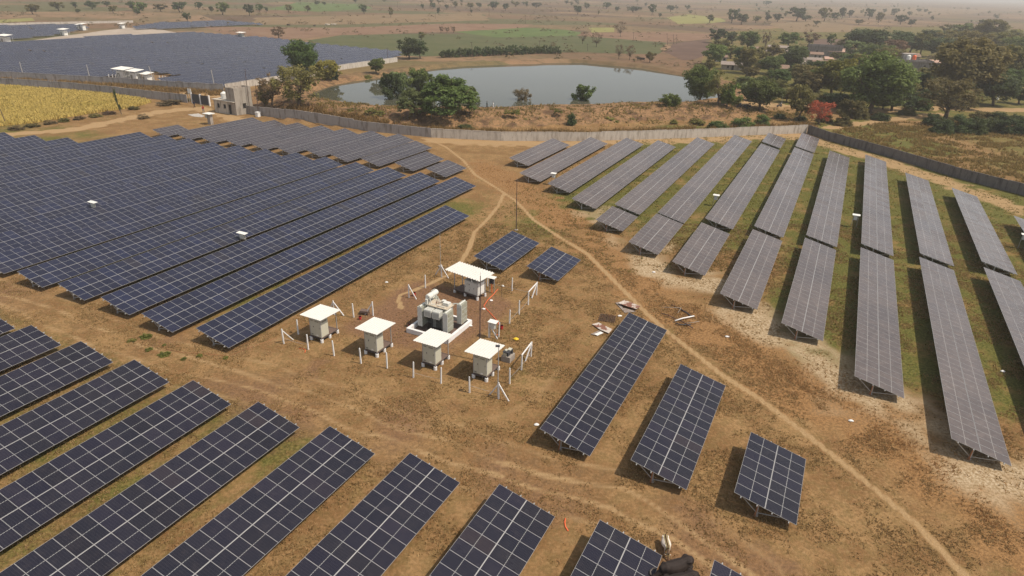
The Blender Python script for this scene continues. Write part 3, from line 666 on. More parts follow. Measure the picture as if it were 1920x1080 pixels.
def make_kiosk():
    sh = empty('cabinet_shelter', AP(0, 0), ROT, 'shelter', 'shelter', 'white roofed shelters over inverter cabinets')
    rib_sheet(-1.58, 1.17, -1.17, 1.23, 2.62, 2.5).build('roof', M['roof'], sh)
    for (x, y) in ((-1.05, -0.62), (-1.05, 0.62), (1.05, -0.62), (1.05, 0.62)):
        p = MB().box((x, y, 1.42), (0.06, 0.06, 2.16)).build('post', M['galv'], sh)
        MB().tube([(x, y, -.05), (x, y, 0.32), (x, y, 0.34)], [0.15, 0.145, 0.13], 12).build('footing', M['post'], p, smooth=False)
    MB().tube([(0, -0.62, -.05), (0, -0.62, 0.32), (0, -.62, 0.34)], [0.15, 0.145, 0.13], 12).build('footing', M['post'], sh)
    pf = MB().box((0, 0, 0.42), (2.2, 1.36, 0.04)); pf.build('platform', M['brownpl'], sh)
    fr = MB()
    for y in (-0.66, 0.66): fr.box((0, y, 0.365), (2.24, 0.06, 0.07))
    for x in (-1.09, 0, 1.09): fr.box((x, 0, 0.365), (0.06, 1.24, 0.068))
    fr.build('platform_frame', M['dark'], sh)
    mb = MB()
    for y in (-0.62, 0.62): mb.bar((-1.05, y, 2.48), (1.05, y, 2.43), 0.05, 0.05)
    mb.build('roof_rail', M['galv'], sh)
    ca = empty('inverter_cabinet', AP(0, 0, 0.44), ROT, 'cabinet', 'cabinet', 'cream inverter cabinets')
    MB().box((-0.55, 0, 0.93), (0.94, 1.24, 1.78)).box((-0.55, 0, 0.02), (0.86, 1.14, 0.04)).box((-.55, 0, 1.84), (1.0, 1.3, 0.04)).build('body', M['cream'], ca)
    for (y, w, x) in ((0.38, 0.46, -1.04), (-0.24, 0.72, -1.06)):
        d = MB().box((x, y, 0.93), (0.04 if w < .5 else .08, w, 1.70)).build('door', M['cream'], ca)
        MB().box((x - 0.035, y - w * .36, 1.0), (0.03, 0.03, 0.14)).build('handle', M['dark'], d)
        MB().box((x - 0.025 if w < .5 else x - 0.045, y + .05, 0.2), (0.012, 0.22, 0.14)).build('vent', M['white'] if w > .5 else M['creamdark'], d)
        MB().box((x - 0.025 if w < .5 else x - 0.045, y, 1.62), (0.01, w * .6, 0.10)).build('vent', M['creamdark'], d)
    MB().box((-1.03, 0.135, 0.93), (0.03, 0.035, 1.74)).box((-1.03, 0.60, .93), (.03, .03, 1.74)).box((-1.03, -.61, .93), (.03, .02, 1.74)).build('door_seam', M['creamdark'], ca)
    MB().box((-0.55, -0.628, 1.55), (0.6, 0.012, 0.16)).build('side_vent', M['creamdark'], ca)
    return sh, ca
k0, c0 = make_kiosk()
for i, (al, pe) in enumerate([(40.4, 38.78), (40.8, 32.9), (41.5, 27.3), (42.05, 22.62)]):
    s_, c_ = (k0, c0) if i == 0 else (copy_tree(k0), copy_tree(c0))
    s_.location = AP(al, pe); c_.location = AP(al, pe, 0.44)
    s_['label'] = f'shelter with square white roof and raised platform, {PLACE[i]}'
    c_['label'] = f'cream two door cabinet under a square white roof, {PLACE[i]}'

# wide shelter with the switchgear cabinet
SR = ROT + R(-9.5)
sh = empty('switchgear_shelter', AP(55.1, 31.75), SR, 'wide shelter with ribbed white roof on thin posts behind the transformer', 'shelter')
rib_sheet(-1.25, 1.2, -2.38, 2.38, 2.52, 2.66, True, 0.32, 0.07).build('roof', M['roof'], sh)
for (x, y) in ((-0.75, 1.45), (0.55, 1.45), (-0.75, -1.65), (0.55, -1.65)):
    p = MB().box((x, y, 1.43), (0.07, 0.07, 2.15)).build('post', M['galv'], sh)
    MB().tube([(x, y, -.05), (x, y, 0.36)], 0.14, 12).build('footing', M['post'], p)
MB().tube([(-.75, 0.0, -.05), (-.75, 0.0, 0.36)], 0.14, 12).build('footing', M['post'], sh)
MB().box((-0.1, -0.1, 0.44), (1.5, 3.2, 0.05)).build('platform', M['brownpl'], sh)
fr = MB()
for x in (-0.82, 0.62): fr.box((x, -0.1, 0.37), (0.07, 3.24, 0.09))
fr.build('platform_frame', M['dark'], sh)
ca = empty('switchgear_cabinet', AP(55.1, 31.75, 0.465), SR, 'light grey switchgear cabinet with stepped top under the wide ribbed roof', 'cabinet')
MB().box((-0.15, -0.78, 0.70), (1.15, 1.75, 1.36)).build('body', M['greyl'], ca)
MB().box((0.22, 0.02, 1.02), (0.42, 0.36, 2.0)).box((0.25, -0.85, 1.62), (0.3, 1.36, 0.44)).build('rear_tower', M['greyp'], ca)
MB().box((-0.15, -0.79, 1.41), (1.22, 1.82, 0.05)).build('lid', M['greyp'], ca)
for (y, w, z, h) in ((-0.18, 0.5, 0.68, 1.14), (-0.75, 0.54, 0.40, 0.62), (-0.75, 0.54, 1.03, 0.56), (-1.33, 0.52, 0.72, 1.2)):
    d = MB().box((-0.735, y, z), (0.03, w, h)).build('door', M['greyl'], ca); MB().box((-0.765, y + w * .3, z), (0.03, 0.04, 0.12)).build('handle', M['dark'], d)
MB().box((-0.1, -1.665, 0.7), (0.9, 0.02, 1.1)).build('side_panel', M['white'], ca)
lo_ = MB().tube([(-.9, -1.0, 2.44), (-.9, -1.0, 2.05)], 0.02, 6).tube([(-.9, -1, 2.2), (-.9, -1, 1.98)], [0.05, 0.06], 8); lm = lo_.build('lamp', M['white'], sh)

# transformer and its bund
b0 = AP(46.95, 30.35)
bu = MB(); L_, W_ = 4.25, 4.3
for (c, d) in (((-L_ / 2, 0), (0.26, W_ + .26)), ((L_ / 2, 0), (0.26, W_ + .26)), ((0, -W_ / 2), (L_ - .26, 0.26)), ((0, W_ / 2), (L_ - .26, 0.26))): bu.box((c[0], c[1], 0.22), (d[0], d[1], 0.5))
bo = bu.build('oil_bund', M['post'], None, b0, (0, 0, ROT)); tag(bo, 'low whitewashed bund wall around the transformer', 'low wall')
fl = MB().box((0, 0, 0.03), (L_ - .26, W_ - .26, 0.06)).build('bund_floor', M['brownpl'], bo)
tr = empty('power_transformer', b0, ROT, 'big grey power transformer with radiators and a barrel shaped tank on top', 'transformer')
MB().box((0.25, 0.05, 1.45), (1.15, 2.1, 1.9)).box((0.25, .05, 0.36), (1.3, 1.2, 0.28)).build('tank', M['greyp'], tr)
MB().box((0.25, 0.05, 2.43), (1.45, 2.4, 0.07)).build('tank_cover', surf('oil_stained_cover', (0.50, 0.43, 0.33), 0.3, 4, 0.6, 0, 0.3, (0.30, 0.20, 0.12), 3.0), tr)
def radiator(x, y, thick, run, z0, z1, flip):
    rd = MB(); n = 7
    for i in range(n):                               # upright fins, standing across the run
        rd.box((x - run / 2 + run * (i + .5) / n, y, (z0 + z1) / 2), (run / n * .80, thick, z1 - z0))
    o = rd.build('radiator', M['fin'], tr)
    MB().tube([(x - run / 2, y, z1 + .04), (x + run / 2, y, z1 + .04)], 0.075, 8).build('header_pipe', M['greyl'], o)
    MB().box((x - run / 2 - .012, y, (z0 + z1) / 2), (0.03, thick + .02, z1 - z0)).build('end_plate', M['greyl'], o)
    g = MB()
    for k in range(1, 4): g.box((x, y - thick / 2 - .012, z0 + (z1 - z0) * k / 4), (run, 0.02, 0.035))
    g.build('stay_bar', M['greyp'], o)
    yy = 1.1 if y > 0 else -1.0
    MB().tube([(x, y, z1 - .1), (0.25 + (x - .25) * .6, yy, z1 - .1)], 0.06, 8).tube([(x, y, z0 + .15), (0.25 + (x - .25) * .6, yy, z0 + .15)], 0.06, 8).build('link_pipe', M['greyp'], o)
radiator(-0.62, 1.45, 0.5, 1.05, 0.42, 2.42, 0); radiator(-0.62, -1.35, 0.5, 1.05, 0.42, 2.42, 0)
radiator(1.2, 1.45, 0.5, 1.05, 0.42, 2.42, 0); radiator(1.25, -1.75, 0.5, 1.05, 0.62, 2.62, 0)
for y in (0.62, -0.30):
    cb = MB().box((-0.72, y, 1.92), (0.85, 0.78, 0.72)).build('cable_box', M['greyl'], tr)
    MB().box((-1.155, y, 1.9), (0.02, 0.62, 0.5)).build('cover_plate', M['greyp'], cb)
    rr = MB()
    for k in range(3): rr.bar((-1.05 + .25 * k, y - .36, 2.30), (-1.05 + .25 * k, y + .36, 2.30), 0.05, 0.05)
    rr.build('lifting_rib', M['greyl'], cb)
    cc = MB()
    for k in range(5): cc.tube([(-0.75, y - .3 + .15 * k, 1.6), (-0.72 + .05 * k, y - .3 + .15 * k, 0.9), (-.7, y - .25 + .13 * k, 0.05)], 0.035, 6)
    cc.build('power_cable', M['black'], cb)
MB().tube([(-0.5, 0.98, 3.24), (-0.44, 0.98, 3.24), (1.0, 0.98, 3.24), (1.06, .98, 3.24)], [0.22, 0.28, 0.28, 0.22], 18).build('conservator', M['greyl'], tr, smooth=False)
MB().tube([(-0.3, 0.98, 3.02), (-0.3, 0.98, 2.4)], 0.05, 8).tube([(0.95, 0.98, 3.02), (0.95, .98, 2.4)], 0.05, 8).tube([(-0.35, 0.8, 3.1), (-0.42, 0.62, 2.6), (-.1, 0.4, 2.5)], 0.04, 8).build('conservator_leg', M['greyl'], tr)
MB().box((-0.62, 1.02, 2.86), (0.16, 0.22, 0.5)).build('breather', M['greyl'], tr)
MB().tube([(0.2, 1.0, 3.50), (0.2, 1.0, 3.64), (0.75, 1.0, 3.64), (.75, 1, 3.50)], 0.025, 6).build('lifting_hoop', M['greyp'], tr)
MB().box((0.35, -0.62, 2.62), (0.5, 0.62, 0.30)).box((0.66, -0.10, 2.60), (0.34, 0.34, 0.26)).build('terminal_box', M['greyl'], tr)
MB().tube([(-.25, .1, 2.55), (-.25, -.75, 2.55)], 0.035, 8).tube([(0.75, .6, 2.5), (0.75, .6, 2.78), (.5, .3, 2.78), (.5, .3, 2.5)], 0.035, 8).build('top_pipe', M['greyl'], tr)
for k in range(3): MB().tube([(0.05 + .2 * k, 0.35 - .16 * k, 2.46), (0.05 + .2 * k, 0.35 - .16 * k, 2.72), (.05 + .2 * k, .35 - .16 * k, 2.76)], [0.05, 0.06, 0.02], 8).build('bushing', M['scrap'], tr)

# small equipment
def junction(p, rz, hh, label, mat_roof, rw=0.9, rd=0.62, cat='junction box', group=None, boxm='greyl', tilt=0.05):
    t = empty('junction_box', p, rz, label, cat, group)
    rib_sheet(-rd / 2, rd / 2, -rw / 2, rw / 2, hh, hh + tilt, False, 0.3, 0.012).build('roof', M[mat_roof], t)
    MB().box((0, 0.02, hh - .42), (0.26, rw * .45, 0.62)).box((-.135, .02, hh - .42), (0.015, rw * .38, .52)).build('box', M[boxm], t)
    for y in (-rw * .33, rw * .33): MB().box((0, y, hh / 2 - .02), (0.05, 0.05, hh - .02)).build('leg', M['galv'], t)
    return t
junction(AP(47.75, 25.0), ROT, 1.75, 'small white roofed box on a stand at the corner behind the right cabinet', 'white')
j2 = junction(at(922, 548), ROT, 1.75, 'small pale roofed box on legs with an orange conduit, right of the wide shelter', 'white', boxm='dark')
MB().tube([(-.1, -.05, 1.1), (-.12, -.05, .6), (-.15, -.1, .02)], 0.045, 7).build('conduit', M['orange'], j2)
p = at(940.5, 556.7); t = empty('lamp_stake', p, 0, 'thin rusty stake with a small white lamp head, right of the wide shelter', 'lamp')
MB().tube([(0, 0, -.05), (0, 0, 1.35)], 0.022, 6).build('stake', M['rustpole'], t); MB().tube([(0, 0, 1.35), (0.12, -.05, 1.33), (0.22, -.1, 1.25)], [0.05, 0.10, 0.06], 8).build('lamp_head', M['white'], t)
p = AP(44.98, 22.0); t = empty('pump_motor', p, ROT, 'small cream motor unit bolted on a concrete block beside the right end cabinet', 'motor')
MB().box((0, 0, 0.27), (1.0, 0.85, 0.56)).build('plinth', M['conc'], t); MB().box((-0.15, 0.05, 0.74), (0.5, 0.5, 0.36)).box((-.15, .05, .94), (0.6, 0.6, 0.04)).build('housing', M['dark'], t)
MB().box((-.43, .12, .72), (.06, .36, .28)).build('grille', M['cream'], t); MB().box((0.2, -0.05, 0.99), (0.42, 0.3, 0.08)).box((-.1, .15, 1.0), (.3, .2, .07)).build('top_cover', M['cream'], t)
MB().tube([(0.3, -0.2, .6), (0.3, -0.2, .95)], 0.12, 10).build('drum', M['dark'], t)

def bucket(px, label, s=1.0):
    p = at(*px); t = empty('fire_bucket', p, 0, label, 'bucket', 'red fire buckets')
    MB().tube([(0, 0, 0), (0, 0, 0.34 * s), (0, 0, .34 * s), (0, 0, .30 * s)], [0.11 * s, 0.16 * s, 0.145 * s, 0.14 * s], 12).build('pail', M['red'], t)
    MB().tube([(-.15 * s, 0, .34 * s), (-.08 * s, 0, .46 * s), (.08 * s, 0, .46 * s), (.15 * s, 0, .34 * s)], 0.012, 5).build('handle', M['dark'], t)
bucket((776.5, 555), 'red fire bucket at the braced fence post near the footpath end', 1.15)
bucket((675.5, 599), 'red fire bucket behind the second square white roof', 1.0)
bucket((768, 613), 'red fire bucket at the left corner of the transformer bund', .8)
bucket((940.5, 617), 'dark red fire bucket hanging low by the fence post with orange conduit', 1.1)
t = empty('rusty_crate', at(684, 589), ROT + .3, 'small rusty frame crate behind the second square white roof', 'crate')
MB().box((0, 0, 0.34), (0.55, 0.85, 0.22)).build('tray', M['brownpl'], t)
for x in (-.24, .24):
    for y in (-.38, .38): MB().box((x, y, 0.16), (0.05, 0.05, 0.36)).build('leg', M['rustpole'], t)

# fence posts
POSTS = [(37.49, 40.99, 'L'), (39.47, 41.12, ''), (37.77, 38.36, ''), (38.04, 35.66, ''), (44.21, 40.85, 'LB'), (44.68, 38.86, ''), (45.9, 37.44, 'F'), (38.17, 32.81, ''), (38.62, 30.38, ''), (51.02, 36.73, 'R'), (38.52, 27.62, ''),
         (38.89, 25.13, ''), (38.86, 22.39, ''), (39.21, 19.91, 'LR'), (41.6, 20.13, ''), (44.01, 20.22, ''), (46.45, 20.46, 'N'), (57.25, 36.63, 'LR'), (53.91, 36.6, ''), (57.67, 30.98, ''), (58.01, 28.15, ''), (58.35, 25.39, 'N'),
         (55.78, 25.14, ''), (53.34, 25.01, ''), (51.06, 24.94, ''), (48.23, 24.65, ''), (47.69, 25.39, 'R')]
PL = {0: 'braced left corner post of the front side', 1: 'post on the left side behind the front left corner', 2: 'first plain post right of the front left corner', 3: 'post right of the left end cabinet', 4: 'braced post behind the left end roof',
      5: 'lone post behind the gap of the first two roofs', 6: 'braced post peeping over the second roof', 7: 'post left of the second cabinet, front side', 8: 'post right of the second cabinet, front side', 9: 'braced post beside the footpath end',
      10: 'post left of the third cabinet, front side', 11: 'post right of the third cabinet, front side', 12: 'post left of the right end cabinet, front side', 13: 'braced front right corner post at the lamp pole', 14: 'first post behind the front right corner',
      15: 'post holding the low end of the nearer slanted rail', 16: 'braced post at the upper end of the nearer slanted rail', 17: 'braced back left corner post left of the wide shelter', 18: 'post in front of the wide shelter at its left', 19: 'post behind the pale roofed box',
      20: 'back post right of the lamp stake', 21: 'back right corner post with slanted rail', 22: 'post holding the low end of the farther slanted rail', 23: 'third post of the right side counted from the back', 24: 'fourth post of the right side counted from the back',
      25: 'post with the orange conduit at its foot', 26: 'short braced post at the white roofed box'}
pm0 = MB().tube([(0, 0, -.1), (0, 0, 1.5), (0, 0, 1.56)], [0.075, 0.062, 0.04], 4).mesh('fence_post', M['post'])
for i, (al, pe, k) in enumerate(POSTS):
    o = link('fence_post', pm0, None, AP(al, pe), (rnd.uniform(-.03, .03), rnd.uniform(-.03, .03), ROT + PI / 4)); tag(o, f'white concrete fence {PL[i]}', 'fence post', 'white concrete posts around the substation')
    dirs = {'L': [(1.0, -.25)] if k == 'L' else [(0.25, 1.0)], 'R': [(0.1, -.9)], 'B': [(0.25, -1.0)], 'F': [(-.2, .9)], 'N': [(-1.0, .1)]}
    for c in k:
        for (dx, dy) in dirs[c]:
            v = Matrix.Rotation(-PI / 4, 3, 'Z') @ Vector((dx, dy, 0)) * 0.95
            MB().bar((0, 0, 1.42), (v.x, v.y, 0.0), 0.085, 0.085).build('brace', M['post'], o)
def rail(i, j, lab):
    a, b = AP(*POSTS[i][:2], 1.5), AP(*POSTS[j][:2], 1.45); m = MB().bar(Vector(a) - Vector(a), Vector(b) - Vector(a), 0.09, 0.08)
    tag(m.build('slanted_rail', M['post'], None, a), lab, 'rail', 'white rails between fence posts')
rail(15, 16, 'nearer white rail lying across the tops of two right side posts'); rail(22, 21, 'farther white rail lying across the tops of two right side posts')
WN = [(19, 20, .45), (20, 21, .3), (22, 23, .5), (23, 24, .5), (15, 16, .5), (14, 15, .6), (12, 13, .7), (10, 11, .5), (0, 2, .6)]
for (i, j, z) in WN:
    a, b = AP(*POSTS[i][:2], z), AP(*POSTS[j][:2], z * .8); c = (a + b) / 2 - Vector((0, 0, .06)); m = MB().tube([(0, 0, 0), c - a, b - a], 0.010, 5)
    tag(m.build('fence_wire', M['galv'], None, a), f'thin sagging wire of the fence, {ORD[WN.index((i, j, z))]} clockwise from the front left corner', 'wire', 'loose fence wires')

def mast(name, p, vtop, r, label, cat, mat, lean=(0, 0)):
    h = h_to(p, vtop); t = empty(name, p, 0, label, cat)
    MB().tube([(0, 0, -.1), (lean[0] * .5, lean[1] * .5, h * .5), (lean[0], lean[1], h)], [r, r * .85, r * .6], 8).build('mast', M[mat], t)
    MB().tube([(lean[0], lean[1], h - .02), (lean[0] * 1.02, lean[1] * 1.02, h + .35)], [0.02, 0.008], 6).build('lightning_rod', M['galv'], t)
    fl = MB()
    for k in (0.33, 0.62): fl.tube([(lean[0] * k, lean[1] * k, h * k - .06), (lean[0] * k, lean[1] * k, h * k + .06)], r * 1.35, 8)
    fl.build('sleeve', M[mat], t); MB().tube([(0, 0, -.05), (0, 0, .12)], 0.25, 10).build('footing', M['conc'], t); return t
mast('lightning_mast', AP(75.46, 36.26), 338, 0.06, 'tall rusty lightning mast behind the table of ten panel columns', 'mast', 'rustpole', (-.12, 0))
mast('lightning_mast', AP(43.6, 24.1), 518, 0.055, 'tall dark lightning mast rising beside the right end cabinet roof', 'mast', 'rustpole')
mast('lightning_mast', AP(59.74, 38.35), 438, 0.03, 'thin pale mast behind the braced corner left of the wide shelter', 'mast', 'galv')
p = AP(39.43, 20.12); h = h_to(p, 647); t = empty('lamp_pole', p, 0, 'slim grey lamp pole with a small flat lamp at the front right fence corner', 'lamp pole')
MB().tube([(0, 0, -.1), (0, 0, h)], [0.045, 0.03], 8).build('pole', M['galv'], t); MB().box((-.08, -.12, h - .02), (0.34, 0.26, 0.07)).build('lamp_head', M['dark'], t); MB().tube([(0, 0, h), (0, 0, h + .22)], .012, 5).build('spike', M['galv'], t)

def ground_tube(name, px, r, mat, label, cat, z=0.03, group=None):
    pts = [at(u, v) for u, v in px]; a = pts[0].copy(); m = MB().tube([q - a + Vector((0, 0, z)) for q in pts], r, 6)
    return tag(m.build(name, M[mat], None, a, smooth=True), label, cat, group)
ground_tube('conduit_pipe', [(934, 542), (924.4, 553.3), (914.4, 562.8), (907.2, 574.4), (911, 579), (920, 588.3), (933, 603), (936, 612), (935, 628), (928, 628)], 0.038, 'orange', 'orange conduit pipe zigzagging over the gravel right of the transformer', 'conduit')
ground_tube('hose_piece', [(1060, 972.5), (1058.8, 980), (1060, 988), (1065, 996)], 0.045, 'orange', 'short curved piece of orange pipe on the dry grass between two bottom tables', 'pipe')
ground_tube('hose_piece', [(561, 654), (568, 653.5), (573, 657), (571.5, 662)], 0.03, 'orange', 'small orange loop of pipe at the fence by the left end cabinet', 'pipe')
ground_tube('thin_wire', [(310, 655), (345, 662), (375, 663), (430, 668), (480, 648), (520, 634)], 0.018, 'cable', 'thin orange wire along the near end of the front blue row', 'wire')
def blob(name, px, size, mat, label, cat, group=None, seed=1):
    p = at(*px); r = random.Random(seed); m = MB(); rings = []
    for i in range(5):
        a = i / 4 * PI; rings.append([Vector((math.sin(a) * math.cos(k * PI / 4) * size[0] * r.uniform(.7, 1.15), math.sin(a) * math.sin(k * PI / 4) * size[1] * r.uniform(.7, 1.15), size[2] * (.5 - .5 * math.cos(a)) - .01)) for k in range(8)])
    m.rings(rings); return tag(m.build(name, M[mat] if isinstance(mat, str) else mat, None, p), label, cat, group)
blob('plastic_bag', (967.5, 637.5), (.30, .22, .24), 'yellow', 'yellow plastic bag lying on the grass right of the substation', 'bag')
for i, (px, lab) in enumerate([((921, 564), 'white stone right of the wide shelter'), ((907, 580), 'white stone at the bend of the orange conduit'), ((882, 611.5), 'white stone at the right corner of the bund'), ((1226, 511), 'white lump on the brown grass strip'),
                              ((1363, 632), 'white lump at the edge of the pale gravel'), ((1596, 790), 'white lump on the dry grass below the pale gravel'), ((1162, 593), 'white lump beside the scrap sheets'), ((1006, 797), 'white lump at the near corner of the long middle table'), ((1880, 697), 'white debris between the right hand rows'), ((725, 530), 'pale scrap on the grass left of the footpath branch')]):
    blob('stone', px, (.22, .16, .14), 'post', lab, 'stone', 'white stones and debris', i)

# scrap by the long middle table
def zs(x, y): return (1100 + x / 8, 550 + y / 8)
def sheet(pts, mat, label, z=0.06, th=0.03, name='scrap_sheet'):
    q = [at(*zs(*p)) for p in pts]; a = q[0].copy(); q = [(v.x - a.x, v.y - a.y) for v in q]
    ar = sum(q[i][0] * q[(i + 1) % len(q)][1] - q[(i + 1) % len(q)][0] * q[i][1] for i in range(len(q)))
    if ar < 0: q = q[::-1]
    m = MB().prism(q, z, z + th); r = random.Random(len(label)); m.v = [(v[0], v[1], v[2] + .05 * math.sin(v[0] * 3 + v[1] * 2)) for v in m.v]
    return tag(m.build(name, M[mat], None, a), label, 'scrap sheet', 'rusted sheets by the long middle table')
sheet([(470, 180), (560, 130), (650, 160), (805, 225), (740, 275), (600, 235)], 'scrap', 'long rusted and peeling sheet behind the far corner of the long middle table', 0.25)
sheet([(430, 150), (500, 145), (560, 260), (610, 275), (575, 300)], 'tin', 'narrow pale sheet under the long rusted one', 0.06)
sheet([(500, 215), (600, 240), (740, 280), (660, 290), (560, 290)], 'tin', 'grey sheet half hidden by the long middle table', 0.02)
sheet([(80, 480), (180, 455), (290, 510), (385, 550), (330, 620), (200, 560)], 'scrap', 'grey peeling sheet left of the long middle table', 0.10)
sheet([(60, 620), (180, 560), (230, 570), (120, 640)], 'tin', 'narrow pale strip of sheet left of the grey peeling sheet', 0.04)
sheet([(110, 625), (210, 590), (250, 605), (160, 650)], 'post', 'small white strip of sheet left of the grey peeling sheet', 0.08)
q0 = at(*zs(310, 380)); m = MB()
for k in range(9): m.bar((-.75 + .19 * k, -.8, .06), (-.75 + .19 * k, .8, .06), .03, .03); m.bar((-.8, -.75 + .19 * k, .09), (.8, -.75 + .19 * k, .09), .03, .03)
tag(m.build('wire_mesh', M['rustpole'], None, q0, (0, 0, ROT + .2)), 'rusty wire mesh mat on the ground left of the scrap sheets', 'wire mesh')
for i, (pts, r, mt, lab) in enumerate([([(1270, 180), (1420, 250), (1510, 300)], .05, 'rustpole', 'dark bent rod at the top of the rod heap'), ([(1420, 260), (1500, 310), (1575, 360)], .06, 'dark', 'thick dark rod in the middle of the rod heap'), ([(1120, 320), (1230, 350), (1340, 405)], .05, 'rustpole', 'rusty rod at the left of the rod heap'),
        ([(1330, 470), (1400, 490), (1560, 492)], .06, 'dark', 'dark rod along the lower side of the rod heap'), ([(1390, 430), (1480, 480), (1590, 550)], .05, 'rustpole', 'rusty rod sticking out at the lower right of the rod heap'), ([(1320, 442), (1430, 405), (1605, 370)], .07, 'post', 'white pipe lying across the rod heap'),
        ([(1490, 480), (1600, 470), (1680, 455)], .04, 'palebark', 'pale stick at the right of the rod heap'), ([(1125, 245), (1270, 250), (1415, 256)], .03, 'palebark', 'long pale stick above the rod heap'), ([(1412, 256), (1360, 335)], .03, 'palebark', 'short pale stick above the rod heap')]):
    ground_tube('scrap_rod', [zs(*p) for p in pts], r, mt, lab, 'rod', 0.08 + .03 * i, 'scrap rods beside the footpath')

# string combiner boxes among the rows
for i, (px, v, lab, rw) in enumerate([((1037, 347), 325, 'white roofed combiner box standing before the second table from the left in the right block', .95), ((1340, 386), 366, 'white roofed combiner box between the sixth and seventh row of the right block', .95),
        ((1600, 426), 403, 'white roofed combiner box between the ninth and tenth row of the right block', 1.0), ((1914, 466), 440, 'white roofed combiner box at the right picture edge', 1.0)]):
    p = at(*px); junction(p, ROT, h_to(p, v), lab, 'white', rw, .7, 'combiner box', 'combiner boxes among the rows')
for px, v, lab in [((178, 398), 379, 'small white roofed stand rising between the long blue rows, the one farther left'), ((457, 458), 437, 'small white roofed stand rising between the long blue rows, the one nearer the substation')]:
    p = at(*px); junction(p, ROT, h_to(p, v), lab, 'white', 1.5, .6, 'combiner box', 'combiner boxes among the rows')
# ------------------------------------------------------------------ walls
def wall(name, pts, h, mat, label, th=0.22, bay=3.0, steps=None):
    """precast or plastered boundary wall along a ground polyline with shallow pilasters and a coping"""
    a = Vector((pts[0][0], pts[0][1], 0)); m = MB(); cp = MB(); r = random.Random(int(abs(a.x) * 10))
    for i in range(len(pts) - 1):
        p = Vector((pts[i][0], pts[i][1], 0)) - a; q = Vector((pts[i + 1][0], pts[i + 1][1], 0)) - a; d = q - p; L = d.length; d.normalize(); k = max(1, round(L / bay))
        nrm = Vector((-d.y, d.x, 0)); za = hz(pts[i][0], pts[i][1]); zb = hz(pts[i + 1][0], pts[i + 1][1])
        for j in range(k):
            s0, s1 = p + d * (L * j / k), p + d * (L * (j + 1) / k); z = za + (zb - za) * (j + .5) / k; hh = h + r.uniform(-.05, .05)
            M3 = Matrix((d, nrm, Vector((0, 0, 1)))).transposed()
            m.box((s0 + s1) / 2 + Vector((0, 0, z + hh / 2 - .15)), (L / k - .0, th * .55, hh + .3), M=M3)
            if j % 4 == 0: m.box(s0 + Vector((0, 0, z + hh / 2 - .13)), (0.16, th * .8, hh + .30), M=M3)
            cp.box((s0 + s1) / 2 + Vector((0, 0, z + hh + .035)), (L / k - .25, th * .8, .07), M=M3)
    o = m.build(name, M[mat], None, a); cp.build('coping', M[mat], o); return tag(o, label, 'wall')
def w2(*px): return [tuple(at(u, v)[:2]) for u, v in px]
wall('boundary_wall', w2((463, 213), (483, 216.5), (570, 228.5), (640, 238.5), (690, 246), (808, 257.5)), 1.9, 'wallgrey', 'dark grey boundary wall running from the gatehouse to the pale wall section')
wall('boundary_wall', w2((809, 257.6), (857, 260), (940, 264), (1100, 264.5), (1296, 258.5), (1400, 254), (1512, 249.5)), 1.85, 'wallpale', 'long pale cement boundary wall between the right block and the pond bank')
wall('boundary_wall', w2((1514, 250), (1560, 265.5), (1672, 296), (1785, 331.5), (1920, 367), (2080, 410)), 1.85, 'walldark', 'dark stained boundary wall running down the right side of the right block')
wall('lane_wall', w2((-120, 140), (0, 147), (100, 152.5), (233, 160), (330, 167), (420, 172)), 2.0, 'wallgrey', 'weathered brown grey wall along the far array, upper of the two lane walls')
wall('lane_wall', w2((-120, 152), (0, 160), (133, 169), (213, 177), (287, 185.5), (352, 193)), 2.0, 'wallgrey', 'grey wall behind the yellow crop field, lower of the two lane walls')
wall('array_wall', w2((423, 170), (500, 157), (587, 144), (640, 131), (745, 116)), 1.8, 'wallpale', 'pale wall between the large far array and the pond trees')
wall('far_wall', w2((-40, 50), (57, 46.5), (150, 44.5), (250, 42.5)), 1.3, 'wallpale', 'thin pale wall far behind at the top left')

# ------------------------------------------------------------------ gatehouse
GA, GB, GC = at(403.7, 210), at(444.5, 216.6), at(465.6, 210)
ux = (GB - GA); gl = ux.length; ux.normalize(); ga = math.atan2(ux.y, ux.x); uy = Vector((-ux.y, ux.x, 0)); gd = (GC - GB).length * 1.0
g = empty('gatehouse', GA, ga, 'weathered grey gatehouse with a taller tower block and white roof tank', 'building')
TW = 2.9; HL, HT = 3.0, 6.2; dep = max(4.0, gd)
def wall_with_holes(m, x0, x1, z0, z1, holes, y, th, flip=False):
    xs = sorted({x0, x1} | {h[0] for h in holes} | {h[1] for h in holes}); zs_ = sorted({z0, z1} | {h[2] for h in holes} | {h[3] for h in holes})
    for i in range(len(xs) - 1):
        for j in range(len(zs_) - 1):
            cx_, cz_ = (xs[i] + xs[i + 1]) / 2, (zs_[j] + zs_[j + 1]) / 2
            if any(h[0] < cx_ < h[1] and h[2] < cz_ < h[3] for h in holes): continue
            m.box((cx_, y, cz_) if not flip else (y, cx_, cz_), (xs[i + 1] - xs[i], th, zs_[j + 1] - zs_[j]) if not flip else (th, xs[i + 1] - xs[i], zs_[j + 1] - zs_[j]))
xl = gl - TW
hl = [(1.0, 1.9, 1.2, 2.2), (3.2 if xl > 4.4 else xl * .6, 4.1 if xl > 4.4 else xl * .6 + .8, 1.2, 2.2)]
m = MB(); wall_with_holes(m, 0, xl, -.1, HL, [h for h in hl if h[1] < xl], 0.1, 0.2); wall_with_holes(m, 0.0, dep, -.1, HL, [], 0.1, .198, True); m.box((xl / 2, dep - .1, HL / 2), (xl - .002, .2, HL)); m.build('lower_wall', M['gateplaster'], g)
